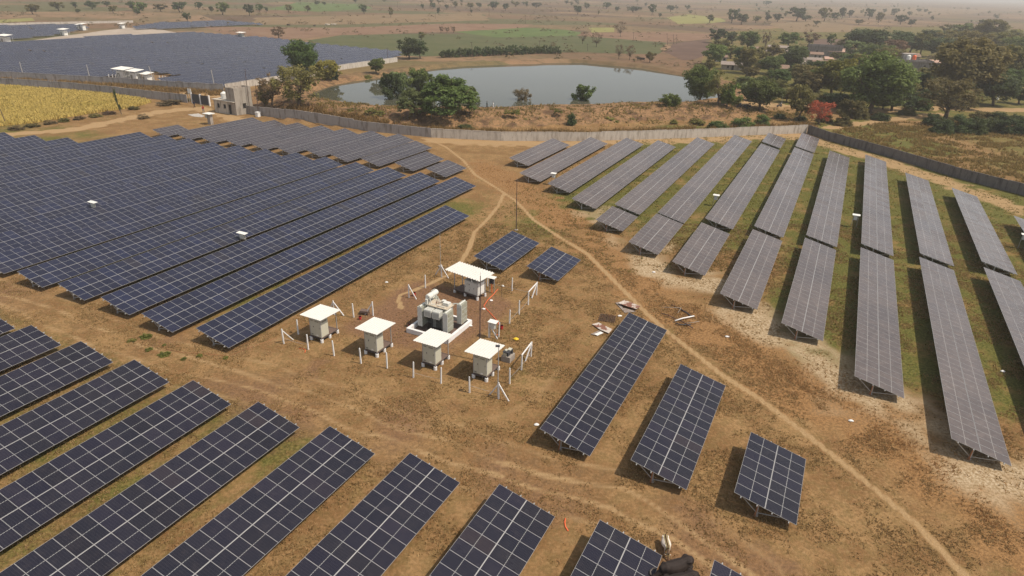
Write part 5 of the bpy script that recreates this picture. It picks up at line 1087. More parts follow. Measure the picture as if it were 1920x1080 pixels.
for i, (u, v, h, w) in enumerate([(270, 222, 10, 24), (95, 232, 9, 26), (120, 228, 9, 22), (320, 196, 12, 46), (345, 190, 9, 30), (250, 205, 8, 26), (300, 184, 10, 18), (205, 214, 8, 26), (180, 219, 8, 26), (150, 224, 8, 24), (60, 238, 8, 30), (30, 243, 8, 30)][::1] and sorted([(270, 222, 10, 24), (95, 232, 9, 26), (120, 228, 9, 22), (320, 196, 12, 46), (345, 190, 9, 30), (250, 205, 8, 26), (300, 184, 10, 18), (205, 214, 8, 26), (180, 219, 8, 26), (150, 224, 8, 24), (60, 238, 8, 30), (30, 243, 8, 30)])): tree((u, v), h, w, 'bush', 'leafolive' if i % 2 else 'leafbrown', f'scrubby shrub along the edge of the yellow field, {ORD[i]} from the left', 'scrub along the yellow field', 'far', 'shrub', 'shrub')
for i, (u, v, h, w) in enumerate([(95, 678, 6, 18), (520 / 1.6, 655, 4, 10), (274, 632, 8, 23), (248, 640, 6, 18), (308, 665, 7, 24), (280, 656, 5, 16), (374, 668, 6, 14), (344, 674, 6, 12), (423, 672, 6, 11), (308, 648, 3, 8)][2:]): tree((u, v), h, w, 'bush', 'bushgreen', 'small fresh green weed tuft on the reddish track', 'green weed tufts on the track', 'far', 'weed_tuft', 'weed')
# vine covered leaning pole
t, h, dx = pole((228, 214), (211, 163), .09, 'bark', 'leaning pole overgrown with green creeper in the crop field', 'creeper_pole')
Q, att, C = cloud(900, 77, 'column', .05); Q = Q * np.array([1.3, 1.3, h * .95]); Q[:, 0] += Q[:, 2] / h * dx; vo = link('creeper', np_mesh('creeper', Q, np.arange(len(Q)), [M['leafdark']], attr={'tint': ('POINT', att)}), t)
# single trees of the plain
FT = [(62, 27, 23, 28, 1), (110, 20, 20, 30, 1), (142, 15, 13, 18, 0), (173, 17, 17, 30, 0), (200, 12, 12, 16, 0), (213, 25, 18, 20, 1), (250, 20, 20, 26, 0), (263, 25, 25, 28, 2), (257, 28, 12, 14, 0), (302, 22, 18, 26, 1), (337, 23, 24, 32, 0), (352, 40, 19, 18, 0), (373, 18, 17, 16, 0), (397, 23, 13, 11, 0), (418, 28, 28, 26, 2), (468, 30, 27, 20, 0), (487, 23, 18, 16, 2), (500, 23, 12, 8, 0),
      (542, 23, 17, 16, 1), (577, 23, 15, 16, 1), (595, 10, 10, 12, 0), (608, 10, 8, 8, 0), (147, 25, 10, 10, 0), (683, 26, 20, 18, 0), (733, 33, 23, 12, 1), (792, 17, 12, 8, 0), (812, 17, 15, 14, 0), (822, 28, 17, 8, 0), (838, 17, 10, 10, 0), (853, 15, 15, 14, 1), (882, 17, 15, 18, 1), (884, 25, 8, 6, 0), (898, 15, 12, 14, 0), (925, 18, 18, 24, 0), (948, 20, 17, 14, 0), (988, 13, 12, 12, 0),
      (1005, 15, 12, 22, 0), (1083, 27, 20, 20, 0), (1100, 17, 13, 14, 0), (1137, 17, 15, 18, 0), (1157, 22, 12, 12, 0), (1122, 27, 8, 8, 1), (1187, 23, 13, 32, 0), (1222, 28, 25, 16, 0), (1237, 33, 10, 8, 0), (1257, 22, 15, 18, 0), (1063, 8, 8, 10, 0), (1330, 43, 18, 20, 1), (1372, 43, 30, 22, 0), (1390, 46, 25, 28, 0), (1417, 43, 16, 18, 1), (1440, 40, 14, 14, 0), (1457, 41, 18, 22, 0), (1493, 40, 32, 40, 0), (1510, 40, 14, 24, 0),
      (1545, 40, 30, 28, 1), (1563, 38, 17, 18, 0), (1578, 36, 26, 14, 0), (1593, 33, 17, 14, 0), (1628, 37, 26, 20, 0), (1647, 43, 23, 18, 1), (1677, 28, 15, 16, 0), (1688, 46, 22, 24, 0), (1708, 50, 17, 16, 0), (1705, 30, 10, 10, 0), (1658, 25, 10, 9, 0), (1723, 23, 8, 11, 0), (1735, 24, 9, 9, 0), (1437, 10, 10, 18, 0), (1610, 46, 12, 20, 1), (1530, 47, 10, 18, 1), (1775, 64, 22, 30, 1), (1840, 56, 22, 34, 0), (1880, 62, 18, 30, 1)]
FC = {}
for u, v, h, w, c in sorted(FT):
    side = 'left' if u < 640 else 'middle' if u < 1290 else 'right'
    FC[(c, side)] = FC.get((c, side), -1) + 1
    tree((u, v), h, w, 'loose' if c == 1 else 'round', ['leafdark', 'leafolive', 'leaf'][c], f'{["dark", "dull olive", "bright green"][c]} hazy tree on the far plain, {ORD[FC[(c, side)]]} from the left in its {side} part', f'{["dark", "dull olive", "bright green"][c]} trees of the far plain, {side}', 'far')
rr = random.Random(99); k = 0
while k < 150:
    u = rr.uniform(-40, 1960); vh = -30 + (u - 960) * math.tan(ROLL); v = vh + rr.uniform(8, 46)
    if v < vh + 6: continue
    p = at(u, v)
    if p.y < 520 or p.y > 7000 or math.hypot(p.x, p.y) < 560: continue
    hm = rr.uniform(5, 11); s = pxm(p); tree((u, v), hm * s, hm * s * rr.uniform(.8, 1.5), rr.choice(['round', 'loose']), rr.choice(['leafdark', 'leafolive', 'leafdark']), 'tiny hazy tree near the horizon', 'tiny hazy trees near the horizon', 'tiny'); k += 1

# ------------------------------------------------------------------ village houses
def house(px, w, d, h, wmat, roof, label, rz=0.0, flat=False, rmat='tin', windows=2, parapet=True):
    w, d, h, roof = w * .92, d * .92, h * .88, roof * .85; p = at(*px); t = empty('village_house', p, rz, label, 'house', None); m = MB()
    m.box((0, d / 2, h / 2 - .1), (w, d, h + .2)).build('wall', M[wmat], t)
    if flat:
        MB().box((0, d / 2, h + .12), (w + .7, d + .7, .24)).build('roof', M['plastgrey'], t)
        pr = MB()
        for (x, y, a, b) in ((0, -.1, w + .4, .15), (0, d + .1, w + .4, .15), (-w / 2 - .12, d / 2, .15, d), (w / 2 + .12, d / 2, .15, d)): pr.box((x, y, h + .5), (a, b, .55))
        if parapet: pr.build('parapet', M['plastgrey'], t)
    else:
        rf = MB(); e = .5; rf.add([(-w / 2 - e, -e, h), (w / 2 + e, -e, h), (w / 2 + e, d / 2, h + roof), (-w / 2 - e, d / 2, h + roof), (w / 2 + e, d + e, h), (-w / 2 - e, d + e, h), (-w / 2 - e, -e, h - .1), (w / 2 + e, -e, h - .1), (w / 2 + e, d + e, h - .1), (-w / 2 - e, d + e, h - .1)],
            [(0, 1, 2, 3), (3, 2, 4, 5), (1, 0, 6, 7), (5, 4, 8, 9), (7, 6, 9, 8), (0, 3, 5, 9, 6), (1, 7, 8, 4, 2)]); rf.build('roof', M[rmat], t)
    MB().box((-w * .1, -.03, .95), (.9, .08, 1.9)).build('door', M['hole'], t)
    for i in range(windows):
        f = MB().box((w * (.28 - .55 * i), -.03, h * .55), (.8, .08, .8)).build('window', M['hole'], t); MB().box((w * (.28 - .55 * i), -.06, h * .55 - .46), (1.0, .16, .08)).build('sill', M[wmat], f)
    return t
for i, (u, v, w_, h_, wm_, rm_) in enumerate(sorted([(1408, 112, 7, 2.6, 'housewhite', 'tin'), (1420, 101, 6, 2.8, 'plaster', 'tile'), (1448, 126, 6, 2.5, 'housewhite', 'tile'), (1487, 108, 7, 2.6, 'plaster', 'tin'), (1530, 111, 6, 2.6, 'housewhite', 'tile'), (1560, 121, 7, 2.6, 'plaster', 'pinkroof'), (1502, 128, 6, 2.4, 'plaster', 'tin'), (1585, 104, 8, 2.8, 'housewhite', 'tile'), (1665, 118, 7, 2.8, 'plaster', 'tin'), (1760, 128, 8, 2.8, 'housewhite', 'pinkroof'), (1880, 126, 7, 2.8, 'plaster', 'tile')])):
    VH = (u, v, w_, h_, wm_, rm_, f'small {"whitewashed" if wm_ == "housewhite" else "mud coloured"} house half hidden by trees, {ORD[i]} from the left of the hidden ones'); HID = globals().setdefault('HID', []); HID.append(VH)
HZ = math.atan2(-0.3, 1)
house((1378, 132), 12, 6, 2.4, 'plaster', 1.3, 'long low house with broken tin roof at the left end of the village', -.25)
house((1352, 116), 5, 4, 2.4, 'housewhite', 1.0, 'small pale house behind the long low one', -.2, rmat='tile')
house((1432, 106), 9, 5, 2.6, 'housewhite', 1.3, 'house with pale tin roof between dark trees', -.3); house((1461, 97), 13, 6, 2.5, 'plaster', 1.2, 'low roofed house behind the dark tree', -.3, rmat='tin')
house((1507, 104), 7, 5, 3.0, 'housewhite', .9, 'whitewashed house left of the two storey house', -.3)
house((1546, 107), 17, 8, 5.6, 'plastgrey', 0, 'grey two storey house with flat roof and parapet', -.25, True, windows=2)
house((1566, 108), 8, 6, 3.4, 'plaster', 1.2, 'house with pale sheet roof right of the two storey house', -.25, rmat='pinkroof')
house((1522, 122), 8, 5, 2.6, 'housewhite', 1.1, 'white walled house below the two storey house', -.3); house((1542, 128), 9, 5, 2.5, 'plaster', 1.2, 'low house with rusty sheet roof in the middle of the village', -.3, rmat='tile')
house((1463, 138), 6, 5, 2.3, 'plaster', 1.5, 'little hut with a pale gable roof between trees', -.2, rmat='tile')
house((1690, 114), 18, 8, 2.6, 'plaster', 1.8, 'long house with brown tile roof behind the flat roofed house', -.2, rmat='tile')
hb = house((1714, 132), 15, 9, 4.0, 'plastgrey', 0, 'dark grey flat roofed house with tanks on its roof', -.2, True)
bp = hb.location + Vector((-2, 3.5, 4.26))
t = empty('roof_tank', bp, 0, 'white water tank on the dark flat roofed house', 'water tank'); MB().tube([(0, 0, 0), (0, 0, 1.5), (0, 0, 1.9)], [.9, .9, .4], 14).build('tank', M['white'], t); MB().tube([(0, 0, 1.9), (0, 0, 2.0)], .3, 10).build('lid', M['white'], t)
t = empty('roof_tank', bp + Vector((2.6, 0, 0)), 0, 'orange red water tank on the dark flat roofed house', 'water tank'); MB().tube([(0, 0, 0), (0, 0, 1.5), (0, 0, 1.9)], [.8, .8, .4], 14).build('tank', M['orange'], t); MB().tube([(0, 0, 1.9), (0, 0, 2.0)], .3, 10).build('lid', M['orange'], t)
t = empty('roof_room', bp + Vector((1.0, 2.2, 0)), -.2, 'small white room on the dark flat roofed house', 'roof room'); MB().box((0, 0, 1.1), (5, 3, 2.2)).build('wall', M['housewhite'], t); MB().box((0, 0, 2.28), (5.5, 3.5, .16)).build('roof', M['housewhite'], t)
house((1745, 145), 7, 5, 2.2, 'plaster', 1.1, 'small house with pinkish sheet roof below the flat roofed house', -.2, rmat='pinkroof'); house((1858, 132), 9, 7, 3.0, 'plaster', 2.4, 'house with grey brown gable roof among trees at right', -.1, rmat='tile'); house((1842, 152), 9, 5, 3.0, 'housewhite', 1.0, 'whitewashed house below the gabled one at right', -.1); house((1868, 112), 6, 5, 3, 'housewhite', 1.0, 'small pale roofed house at the far right of the village', -.1)
for u, v, w_, h_, wm_, rm_, lb in sorted(HID): house((u, v), w_, 5, h_, wm_, 1.2, lb, -.25, rmat=rm_, windows=1)
p = at(1359, 204); t = empty('dark_hut', p, .1, 'dark narrow plank hut under the trees by the road', 'hut'); MB().box((0, 0, 1.2), (2.0, 1.8, 2.4)).build('wall', M['bark'], t); MB().box((0, 0, 2.5), (2.5, 2.3, .14)).build('roof', M['tile'], t); MB().box((.2, -.92, .9), (.7, .06, 1.8)).build('door', M['hole'], t)
p = at(1695, 213); t = empty('concrete_trough', p, .1, 'broken pale concrete trough beside the track right of the grove', 'trough'); MB().box((0, 0, .4), (3.0, 1.2, .8)).build('basin', M['housewhite'], t); MB().box((0, 0, .805), (2.6, .8, .02)).build('filling', M['plastgrey'], t); MB().box((2.6, .4, .25), (1.4, .5, .5)).build('fragment', M['post'], t)
p = at(1868, 193); t = empty('white_sign', p, .1, 'small white board standing by the trees at the right', 'sign'); MB().box((0, 0, 1.6), (.9, .05, 1.2)).build('board', M['white'], t); MB().box((0, .05, .6), (.08, .08, 1.2)).build('leg', M['galv'], t)
# ------------------------------------------------------------------ animals and people
def ell(x, zc, ry, rz, n=12, y=0.0, tilt=0.0):
    out = []
    for k in range(n):
        a = 2 * PI * k / n; yy, zz = math.cos(a) * ry, math.sin(a) * rz; out.append(Vector((x - zz * tilt, y + yy, zc + zz)))
    return out
def hide_mat(name, kind):
    t = NT(name); p = t.n('ShaderNodeTexCoord').outputs['Object']
    if kind == 'buffalo': c = t.mix(t.noise(p, 3, 4), (0.018, 0.013, 0.011), (0.040, 0.029, 0.025)); t.bump(t.noise(p, 30, 3), .3, .01); return t.fin(c, .75, 0, .2)
    if kind == 'goat':
        sp = t.n('ShaderNodeSeparateXYZ'); t.L(p, sp.inputs[0]); y = t.math('ABSOLUTE', t.math('ADD', sp.outputs[1], t.math('MULTIPLY', t.math('SUBTRACT', t.noise(p, 5, 3), .5), .08)))
        c = t.ramp(y, [(0.0, (0.09, 0.045, 0.028)), (0.05, (0.33, 0.30, 0.13)), (0.085, (0.08, 0.045, 0.03)), (0.11, (0.62, 0.54, 0.45)), (0.2, (0.66, 0.58, 0.50))], 'CONSTANT'); return t.fin(c, .8, 0, .2)
    c = t.mix(t.noise(p, 3, 3), (0.42, 0.36, 0.29), (0.58, 0.52, 0.44)); return t.fin(c, .8, 0, .2)
M['buffalo'] = hide_mat('buffalo_hide', 'buffalo'); M['goat'] = hide_mat('goat_hair', 'goat'); M['cow'] = hide_mat('cow_hair', 'cow'); M['horn'] = surf('horn', (0.10, 0.085, 0.07), .2, 4, .5)
def quadruped(name, s, head_low, mat, horn, label, cat, loc, heading, group=None, voxel=.035, wf=1.0):
    """s: shoulder height; body along +X; one continuous body grown together by a voxel remesh"""
    t = empty(name, loc, heading, label, cat, group); m = MB(); L = 1.0 * s
    st = [(-.92, .78, .05, .10), (-.86, .80, .13, .19), (-.70, .78, .21, .27), (-.50, .70, .255, .31), (-.22, .65, .315, .345), (.05, .66, .325, .34), (.28, .71, .27, .31), (.48, .77, .215, .27), (.62, .80, .16, .22), (.72, .82, .11, .16)]
    m.rings([ell(x * L, z * s, ry * s * wf, rz * s) for x, z, ry, rz in st])
    for sy in (-1, 1):                                   # hip bones and shoulder blades
        m.rings([ell((-.62 + x) * L, .94 * s, r_ * s, r_ * s * .8, 10, .17 * s * sy * wf) for x, r_ in ((-.12, .03), (-.06, .085), (0, .10), (.08, .08), (.16, .03))])
        m.rings([ell((.46 + x) * L, .88 * s, r_ * s, r_ * s * 1.6, 10, .13 * s * sy * wf) for x, r_ in ((-.14, .02), (-.06, .085), (0, .10), (.08, .085), (.15, .02))])
    m.tube([(-.86 * L, 0, .93 * s), (-.6 * L, 0, 1.03 * s), (-.2 * L, 0, .985 * s), (.2 * L, 0, 1.0 * s), (.45 * L, 0, 1.05 * s), (.7 * L, 0, .96 * s)], [.03 * s, .05 * s, .04 * s, .04 * s, .055 * s, .03 * s], 8)
    hx, hz_ = (1.12, .38) if head_low else (1.10, .92)
    nk = [(.50, .80, .15, .23), (.72, .80 + (hz_ - .86) * .35, .11, .165), (.90, .80 + (hz_ - .80) * .75, .11, .145), (hx - .06, hz_ + .05, .115, .13)]; m.rings([ell(x * L, z * s, ry * s, rz * s) for x, z, ry, rz in nk])
    dn = -.30 if head_low else -.16; hd = [(hx - .12, hz_ + .08, .10, .10), (hx - .02, hz_ + .06, .125, .125), (hx + .10, hz_ + dn * .35, .105, .10), (hx + .24, hz_ + dn * .8, .085, .075), (hx + .31, hz_ + dn, .085, .065), (hx + .35, hz_ + dn * 1.08, .05, .04)]
    m.rings([ell(x * L, z * s, ry * s, rz * s, 12, 0, .5) for x, z, ry, rz in hd])
    for sy in (-1, 1):
        m.tube([(.50 * L, .15 * s * sy, .66 * s), (.52 * L, .16 * s * sy, .40 * s), (.50 * L, .16 * s * sy, .22 * s), (.51 * L, .16 * s * sy, .05 * s), (.54 * L, .16 * s * sy, 0)], [.13 * s, .085 * s, .055 * s, .05 * s, .065 * s], 9)
        m.tube([(-.66 * L, .15 * s * sy, .70 * s), (-.60 * L, .165 * s * sy, .48 * s), (-.76 * L, .16 * s * sy, .28 * s), (-.72 * L, .16 * s * sy, .06 * s), (-.69 * L, .16 * s * sy, 0)], [.17 * s, .11 * s, .06 * s, .05 * s, .065 * s], 9)
        m.tube([((hx - .06) * L, .10 * s * sy, (hz_ + .10) * s), ((hx - .10) * L, .22 * s * sy, (hz_ + .06) * s), ((hx - .10) * L, .29 * s * sy, (hz_ + .0) * s)], [.035 * s, .05 * s, .02 * s], 6)
    m.tube([(-.88 * L, 0, .86 * s), (-.97 * L, 0, .74 * s), (-.96 * L, .02 * s, .45 * s), (-.95 * L, .02 * s, .30 * s)], [.035 * s, .03 * s, .022 * s, .035 * s], 7)
    b = m.build('body', M[mat], t, smooth=True); rm = b.modifiers.new('grow', 'REMESH'); rm.mode = 'VOXEL'; rm.voxel_size = voxel * s; rm.use_smooth_shade = True
    sm = b.modifiers.new('smooth', 'SMOOTH'); sm.factor = .5; sm.iterations = 3
    if horn:
        for sy in (-1, 1):
            if horn == 'buffalo': pts = [((hx - .05), .10 * sy, hz_ + .17), ((hx - .14), .26 * sy, hz_ + .19), ((hx - .30), .30 * sy, hz_ + .24), ((hx - .40), .22 * sy, hz_ + .30)]
            else: pts = [((hx - .03), .06 * sy, hz_ + .16), ((hx - .10), .09 * sy, hz_ + .30), ((hx - .20), .12 * sy, hz_ + .36)]
            MB().tube([(x * L, y * s, z * s) for x, y, z in pts], [.042 * s, .036 * s, .024 * s, .008 * s][:len(pts)] if len(pts) == 4 else [.035 * s, .025 * s, .008 * s], 7).build('horn', M['horn'], t, smooth=True)
    return t
def head_of(a, b, za, zb): p, q = at(*a, za), at(*b, zb); d = p - q; return math.atan2(d.y, d.x), (p + q) / 2
hd, c = head_of((1244, 1068), (1286, 1050), 1.0, 1.2); quadruped('water_buffalo', 1.34, True, 'buffalo', 'buffalo', 'dark water buffalo grazing with lowered head, the farther of two at the bottom edge', 'buffalo', Vector((c.x, c.y, 0)), hd, 'water buffaloes at the bottom edge')
hd, c = head_of((1244, 1096), (1296, 1080), 1.0, 1.2); quadruped('water_buffalo', 1.42, True, 'buffalo', 'buffalo', 'dark water buffalo cut by the bottom picture edge, the nearer of two', 'buffalo', Vector((c.x, c.y, 0)), hd, 'water buffaloes at the bottom edge')
hd, c = head_of((1251, 1031), (1248, 1007), .35, .6); quadruped('goat', .66, True, 'goat', 'goat', 'small goat with brown, greenish and cream striped coat above the buffaloes', 'goat', Vector((c.x, c.y, 0)), hd, None, .03, 1.35)
for i, (u, v, dx) in enumerate([(1198, 113.5, 1), (1204, 114, .9)]): p = at(u, v, hz(*at(u, v)[:2])); quadruped('water_buffalo', 1.35, False, 'buffalo', None, ['left', 'right'][i] + ' of two black buffaloes on the far pond bank', 'buffalo', p, 3.0 - i * .4, 'buffaloes on the far pond bank', .06)
for i, (u, v) in enumerate([(541, 49), (590, 50), (612, 48), (616, 48.5), (622, 47.5), (628, 48)]): quadruped('cow', 1.25, i % 2 == 0, 'cow' if i > 1 else 'buffalo', None, ('dark cow' if i < 2 else 'pale cow') + ' grazing on the reddish field behind the large far array', 'cow', at(u, v), i * 1.3, 'dark cows behind the large far array' if i < 2 else 'pale cows behind the large far array', .07)

M['skin'] = surf('brown_skin', (0.20, 0.105, 0.065), .1, 5, .6); M['hair'] = surf('black_hair', (0.012, 0.01, 0.009), .2, 9, .6)
CL = {'navy': (0.02, 0.025, 0.05), 'red': (0.28, 0.035, 0.03), 'dark': (0.03, 0.03, 0.035), 'white': (0.68, 0.66, 0.62), 'green': (0.03, 0.06, 0.045), 'grey': (0.15, 0.15, 0.16)}
for k, c in CL.items(): M['cl_' + k] = surf('cloth_' + k, c, .15, 8, .9, 0, .1)
def person(px, rz, shirt, legs, stride, label, z=None, h=1.68):
    p = at(*px); p.z = hz(p.x, p.y) if z is None else z
    if p.z > .2: p = at(px[0], px[1], p.z)
    t = empty('person', p, rz, label, 'person'); k = h / 1.7; V = lambda x, y, z: (x * k, y * k, z * k)
    a = stride; hipz, kn = .90, .48
    legsp = [[V(0, .09 * s, hipz), V(.10 * a * s + .02, .10 * s, kn), V(.24 * a * s - (.06 if s * a < 0 else 0), .10 * s, .08), V(.24 * a * s + .10, .10 * s, .03)] for s in (-1, 1)]
    arms = [[V(0, .19 * s, 1.40), V(-.10 * a * s - .02, .25 * s, 1.12), V(-.12 * a * s + .08, .24 * s, .88), V(-.12 * a * s + .11, .235 * s, .76)] for s in (-1, 1)]
    m = MB(); m.rings([ell(0, z * k, ry * k, rx * k) for z, ry, rx in ()] or [[Vector(V(math.cos(q * PI / 6) * rx, math.sin(q * PI / 6) * ry, z)) for q in range(12)] for z, rx, ry in ((.84, .09, .14), (.95, .10, .155), (1.10, .09, .135), (1.28, .105, .165), (1.40, .095, .175), (1.46, .06, .10), (1.50, .045, .05), (1.56, .045, .048))])
    m.rings([[Vector(V(.01 + math.cos(q * PI / 6) * rx, math.sin(q * PI / 6) * ry, z)) for q in range(12)] for z, rx, ry in ((1.50, .03, .03), (1.54, .075, .06), (1.60, .095, .073), (1.66, .095, .075), (1.71, .07, .055), (1.73, .02, .02))])
    m.tube([V(.09, 0, 1.605), V(.125, 0, 1.585)], [.018 * k, .012 * k], 6)
    for lp in legsp: m.tube(lp, [.085 * k, .06 * k, .04 * k, .035 * k], 8)
    for ap in arms: m.tube(ap, [.055 * k, .043 * k, .032 * k, .03 * k], 8); w_ = Vector(ap[3]); [m.tube([w_, w_ + Vector((.012 * (q - 1.5) * k, .004, -.10 * k))], [.012 * k, .008 * k], 5) for q in range(4)]; m.tube([w_, w_ + Vector((.04 * k, 0, -.05 * k))], [.012 * k, .009 * k], 5)
    b = m.build('body', M['skin'], t, smooth=True); rm = b.modifiers.new('grow', 'REMESH'); rm.mode = 'VOXEL'; rm.voxel_size = .016; rm.use_smooth_shade = True
    s_ = MB(); s_.rings([[Vector(V(math.cos(q * PI / 6) * rx, math.sin(q * PI / 6) * ry, z)) for q in range(12)] for z, rx, ry in ((.82, .125, .18), (.95, .12, .175), (1.12, .11, .155), (1.28, .125, .185), (1.41, .115, .195), (1.475, .06, .09))])
    for ap in arms: s_.tube([ap[0], ap[1], Vector(ap[1]).lerp(Vector(ap[2]), .25)], [.07 * k, .06 * k, .058 * k], 8)
    s_.build('shirt', M['cl_' + shirt], t, smooth=True)
    l_ = MB()
    for lp in legsp: l_.tube([lp[0], lp[1], lp[2]], [.105 * k, .078 * k, .058 * k], 8)
    l_.rings([[Vector(V(math.cos(q * PI / 6) * rx, math.sin(q * PI / 6) * ry, z)) for q in range(12)] for z, rx, ry in ((.80, .11, .17), (.93, .112, .165))]); l_.build('trousers', M['cl_' + legs], t, smooth=True)
    MB().rings([[Vector(V(-.008 + math.cos(q * PI / 6) * rx, math.sin(q * PI / 6) * ry, z)) for q in range(12)] for z, rx, ry in ((1.64, .100, .082), (1.69, .092, .078), (1.735, .06, .05), (1.75, .02, .02))]).build('hair', M['hair'], t, smooth=True)
    return t
person((365, 202), -2.2, 'navy', 'dark', .9, 'person in dark clothes walking on the sandy track before the sheet metal gate'); person((382, 211), 2.4, 'red', 'grey', .7, 'person in red shirt standing on the yard between gate and gatehouse')
person((913, 203), .1, 'green', 'dark', 1.0, 'person in dark clothes walking on the near pond bank, leading one of two', 2.25); person((924.5, 204), .1, 'white', 'white', .8, 'person in white clothes walking on the near pond bank', 2.25)

def motorcycle(px, rz, label):
    p = at(*px); p.z = hz(p.x, p.y); p = at(px[0], px[1], p.z); t = empty('motorcycle', p, rz, label, 'motorcycle', 'dark motorcycles parked at the road'); t.scale = (1.15,) * 3
    for x in (-.62, .62):
        w = MB(); w.rings([[Vector((x + math.cos(a * PI / 8) * r_, y, .30 + math.sin(a * PI / 8) * r_)) for a in range(16)] for y, r_ in ((-.05, .24), (-.05, .30), (.05, .30), (.05, .24))]); wo = w.build('wheel', M['black'], t); MB().tube([(x, -.06, .3), (x, .06, .3)], .07, 8).build('hub', M['galv'], wo)
    MB().bar((-.6, 0, .32), (-.05, 0, .55), .12, .14).bar((.62, 0, .32), (.42, 0, .92), .07, .07).box((.0, 0, .45), (.5, .26, .36)).build('frame', M['dark'], t)
    MB().rings([ell(x, z, ry, rz_) for x, z, ry, rz_ in ((-.05, .78, .08, .06), (.1, .80, .13, .12), (.3, .82, .13, .12), (.42, .84, .06, .06))]).build('fuel_tank', M['cl_navy'], t, smooth=True)
    MB().rings([ell(x, z, ry, rz_) for x, z, ry, rz_ in ((-.72, .86, .06, .03), (-.6, .82, .12, .06), (-.1, .78, .12, .06), (-.02, .79, .08, .04))]).build('seat', M['black'], t, smooth=True)
    MB().tube([(.36, -.34, .98), (.42, -.1, .96), (.42, .1, .96), (.36, .34, .98)], .022, 6).build('handlebar', M['galv'], t); MB().tube([(.5, 0, .84), (.6, 0, .84)], [.07, .09], 10).build('headlight', M['white'], t)
for i, (u, v, r_, l) in enumerate([(1386, 202, .6, 'left one of three dark motorcycles under the green tree by the road'), (1396, 204, 2.2, 'front one of three dark motorcycles under the green tree by the road'), (1402, 201, .3, 'rear one of three dark motorcycles under the green tree by the road'), (1461, 200.5, .5, 'dark motorcycle standing alone on the pale road')]): motorcycle((u, v), r_, l)

# ------------------------------------------------------------------ grass tufts
def tufts(name, n, region, hmin, hmax, cols, label, seed, wide=.03):
    """region(x, y) -> keep probability; upright little blades in tufts"""
    r = np.random.default_rng(seed); t = NT(name + '_blades'); a = t.n('ShaderNodeAttribute', attribute_name='tint'); sp = t.n('ShaderNodeSeparateColor'); t.L(a.outputs['Color'], sp.inputs[0]); c = t.mix(sp.outputs[0], cols[0], cols[1]); m = t.fin(c, .9, 0, .1)
    tr = t.n('ShaderNodeBsdfTranslucent'); t.L(c, tr.inputs[0]); mx = t.n('ShaderNodeMixShader'); mx.inputs[0].default_value = .4; t.L(t.b.outputs[0], mx.inputs[1]); t.L(tr.outputs[0], mx.inputs[2]); t.L(mx.outputs[0], t.out.inputs[0])
    X, Y = region(r, n); n = len(X); B = 4; X = np.repeat(X, B); Y = np.repeat(Y, B); T = np.repeat(r.random(n), B) * .6 + r.random(n * B) * .4; s = np.repeat(r.uniform(.6, 1.4, n), B)
    X = X + r.normal(0, .07, n * B) * s; Y = Y + r.normal(0, .07, n * B) * s; Z = height(X, Y); h = r.uniform(hmin, hmax, n * B) * s; an = r.uniform(0, 2 * PI, n * B); w = wide * r.uniform(.6, 1.5, n * B) * s
    la = r.uniform(0, 2 * PI, n * B); ll = h * r.uniform(.2, 1.0, n * B)
    dx, dy = np.cos(an) * w, np.sin(an) * w
    V = np.stack([np.stack([X - dx, Y - dy, Z - .01], -1), np.stack([X + dx, Y + dy, Z - .01], -1), np.stack([X + np.cos(la) * ll, Y + np.sin(la) * ll, Z + h], -1)], 1)
    att = np.repeat(np.stack([T] * 3 + [np.ones(len(T))], -1), 3, 0)
    me = np_mesh(name, V, np.arange(3 * len(T)), [m], tris=True, attr={'tint': ('POINT', att)}); tag(link(name, me), label, 'grass', kind='stuff')
def visible(r, n, u0, u1, v0, v1):
    """random ground points spread evenly in the region the photograph looks at"""
    P = []
    c = [at(u, v) for u, v in ((u0, v1), (u1, v1), (u1, v0), (u0, v0))]; xs = [p.x for p in c]; ys = [p.y for p in c]; poly = [(p.x, p.y) for p in c]
    X = r.uniform(min(xs), max(xs), n * 4); Y = r.uniform(min(ys), max(ys), n * 4); k = inside(X, Y, poly); return X[k][:n], Y[k][:n]
def keep(X, Y, r, extra=None):
    cl = vnoise(X, Y, 2.2, 41) * .6 + vnoise(X, Y, .9, 42) * .4; pm = np.minimum.reduce([segdist(X, Y, P_MAIN) - .45, segdist(X, Y, P_BR) - .45, segdist(X, Y, P_TRK) - 1.6 * r.random(len(X))]); k = (cl > .36 + .30 * r.random(len(X))) & (pm > 0)
    if extra is not None: k &= extra
    return X[k], Y[k]
def reg_near(r, n):
    X, Y = visible(r, n, -60, 1980, 420, 1110); AL = EX * X + EY * Y; PE = -EY * X + EX * Y; sub = (AL > 39) & (AL < 56) & (PE > 25) & (PE < 40) & (r.random(len(X)) < .8); gr = (segdist(X, Y, P_PALE) < 3.5) & (r.random(len(X)) < .75); return keep(X, Y, r, ~sub & ~gr)
tufts('dry_grass', 260000, reg_near, .04, .12, ((0.23, 0.155, 0.065), (0.50, 0.34, 0.165)), 'short dry grass covering the open ground', 3, .042)
def reg_green(r, n):
    AL = r.uniform(60, 165, n); PE = r.uniform(-42, 44, n); X = EX * AL - EY * PE; Y = EY * AL + EX * PE; k = (AL > 66 + .3 * (30 - PE)) | (PE < -2); return keep(X[k], Y[k], r)
tufts('green_grass', 45000, reg_green, .06, .20, ((0.10, 0.10, 0.022), (0.27, 0.22, 0.07)), 'greenish grass between the rows of the right block', 4, .04)
def reg_band(r, n):
    P = np.array(P_BAND); seg = r.integers(0, len(P) - 1, n); t = r.random(n); X = P[seg, 0] + (P[seg + 1, 0] - P[seg, 0]) * t + r.normal(0, 1.5, n); Y = P[seg, 1] + (P[seg + 1, 1] - P[seg, 1]) * t + r.normal(0, 1.5, n); return keep(X, Y, r)
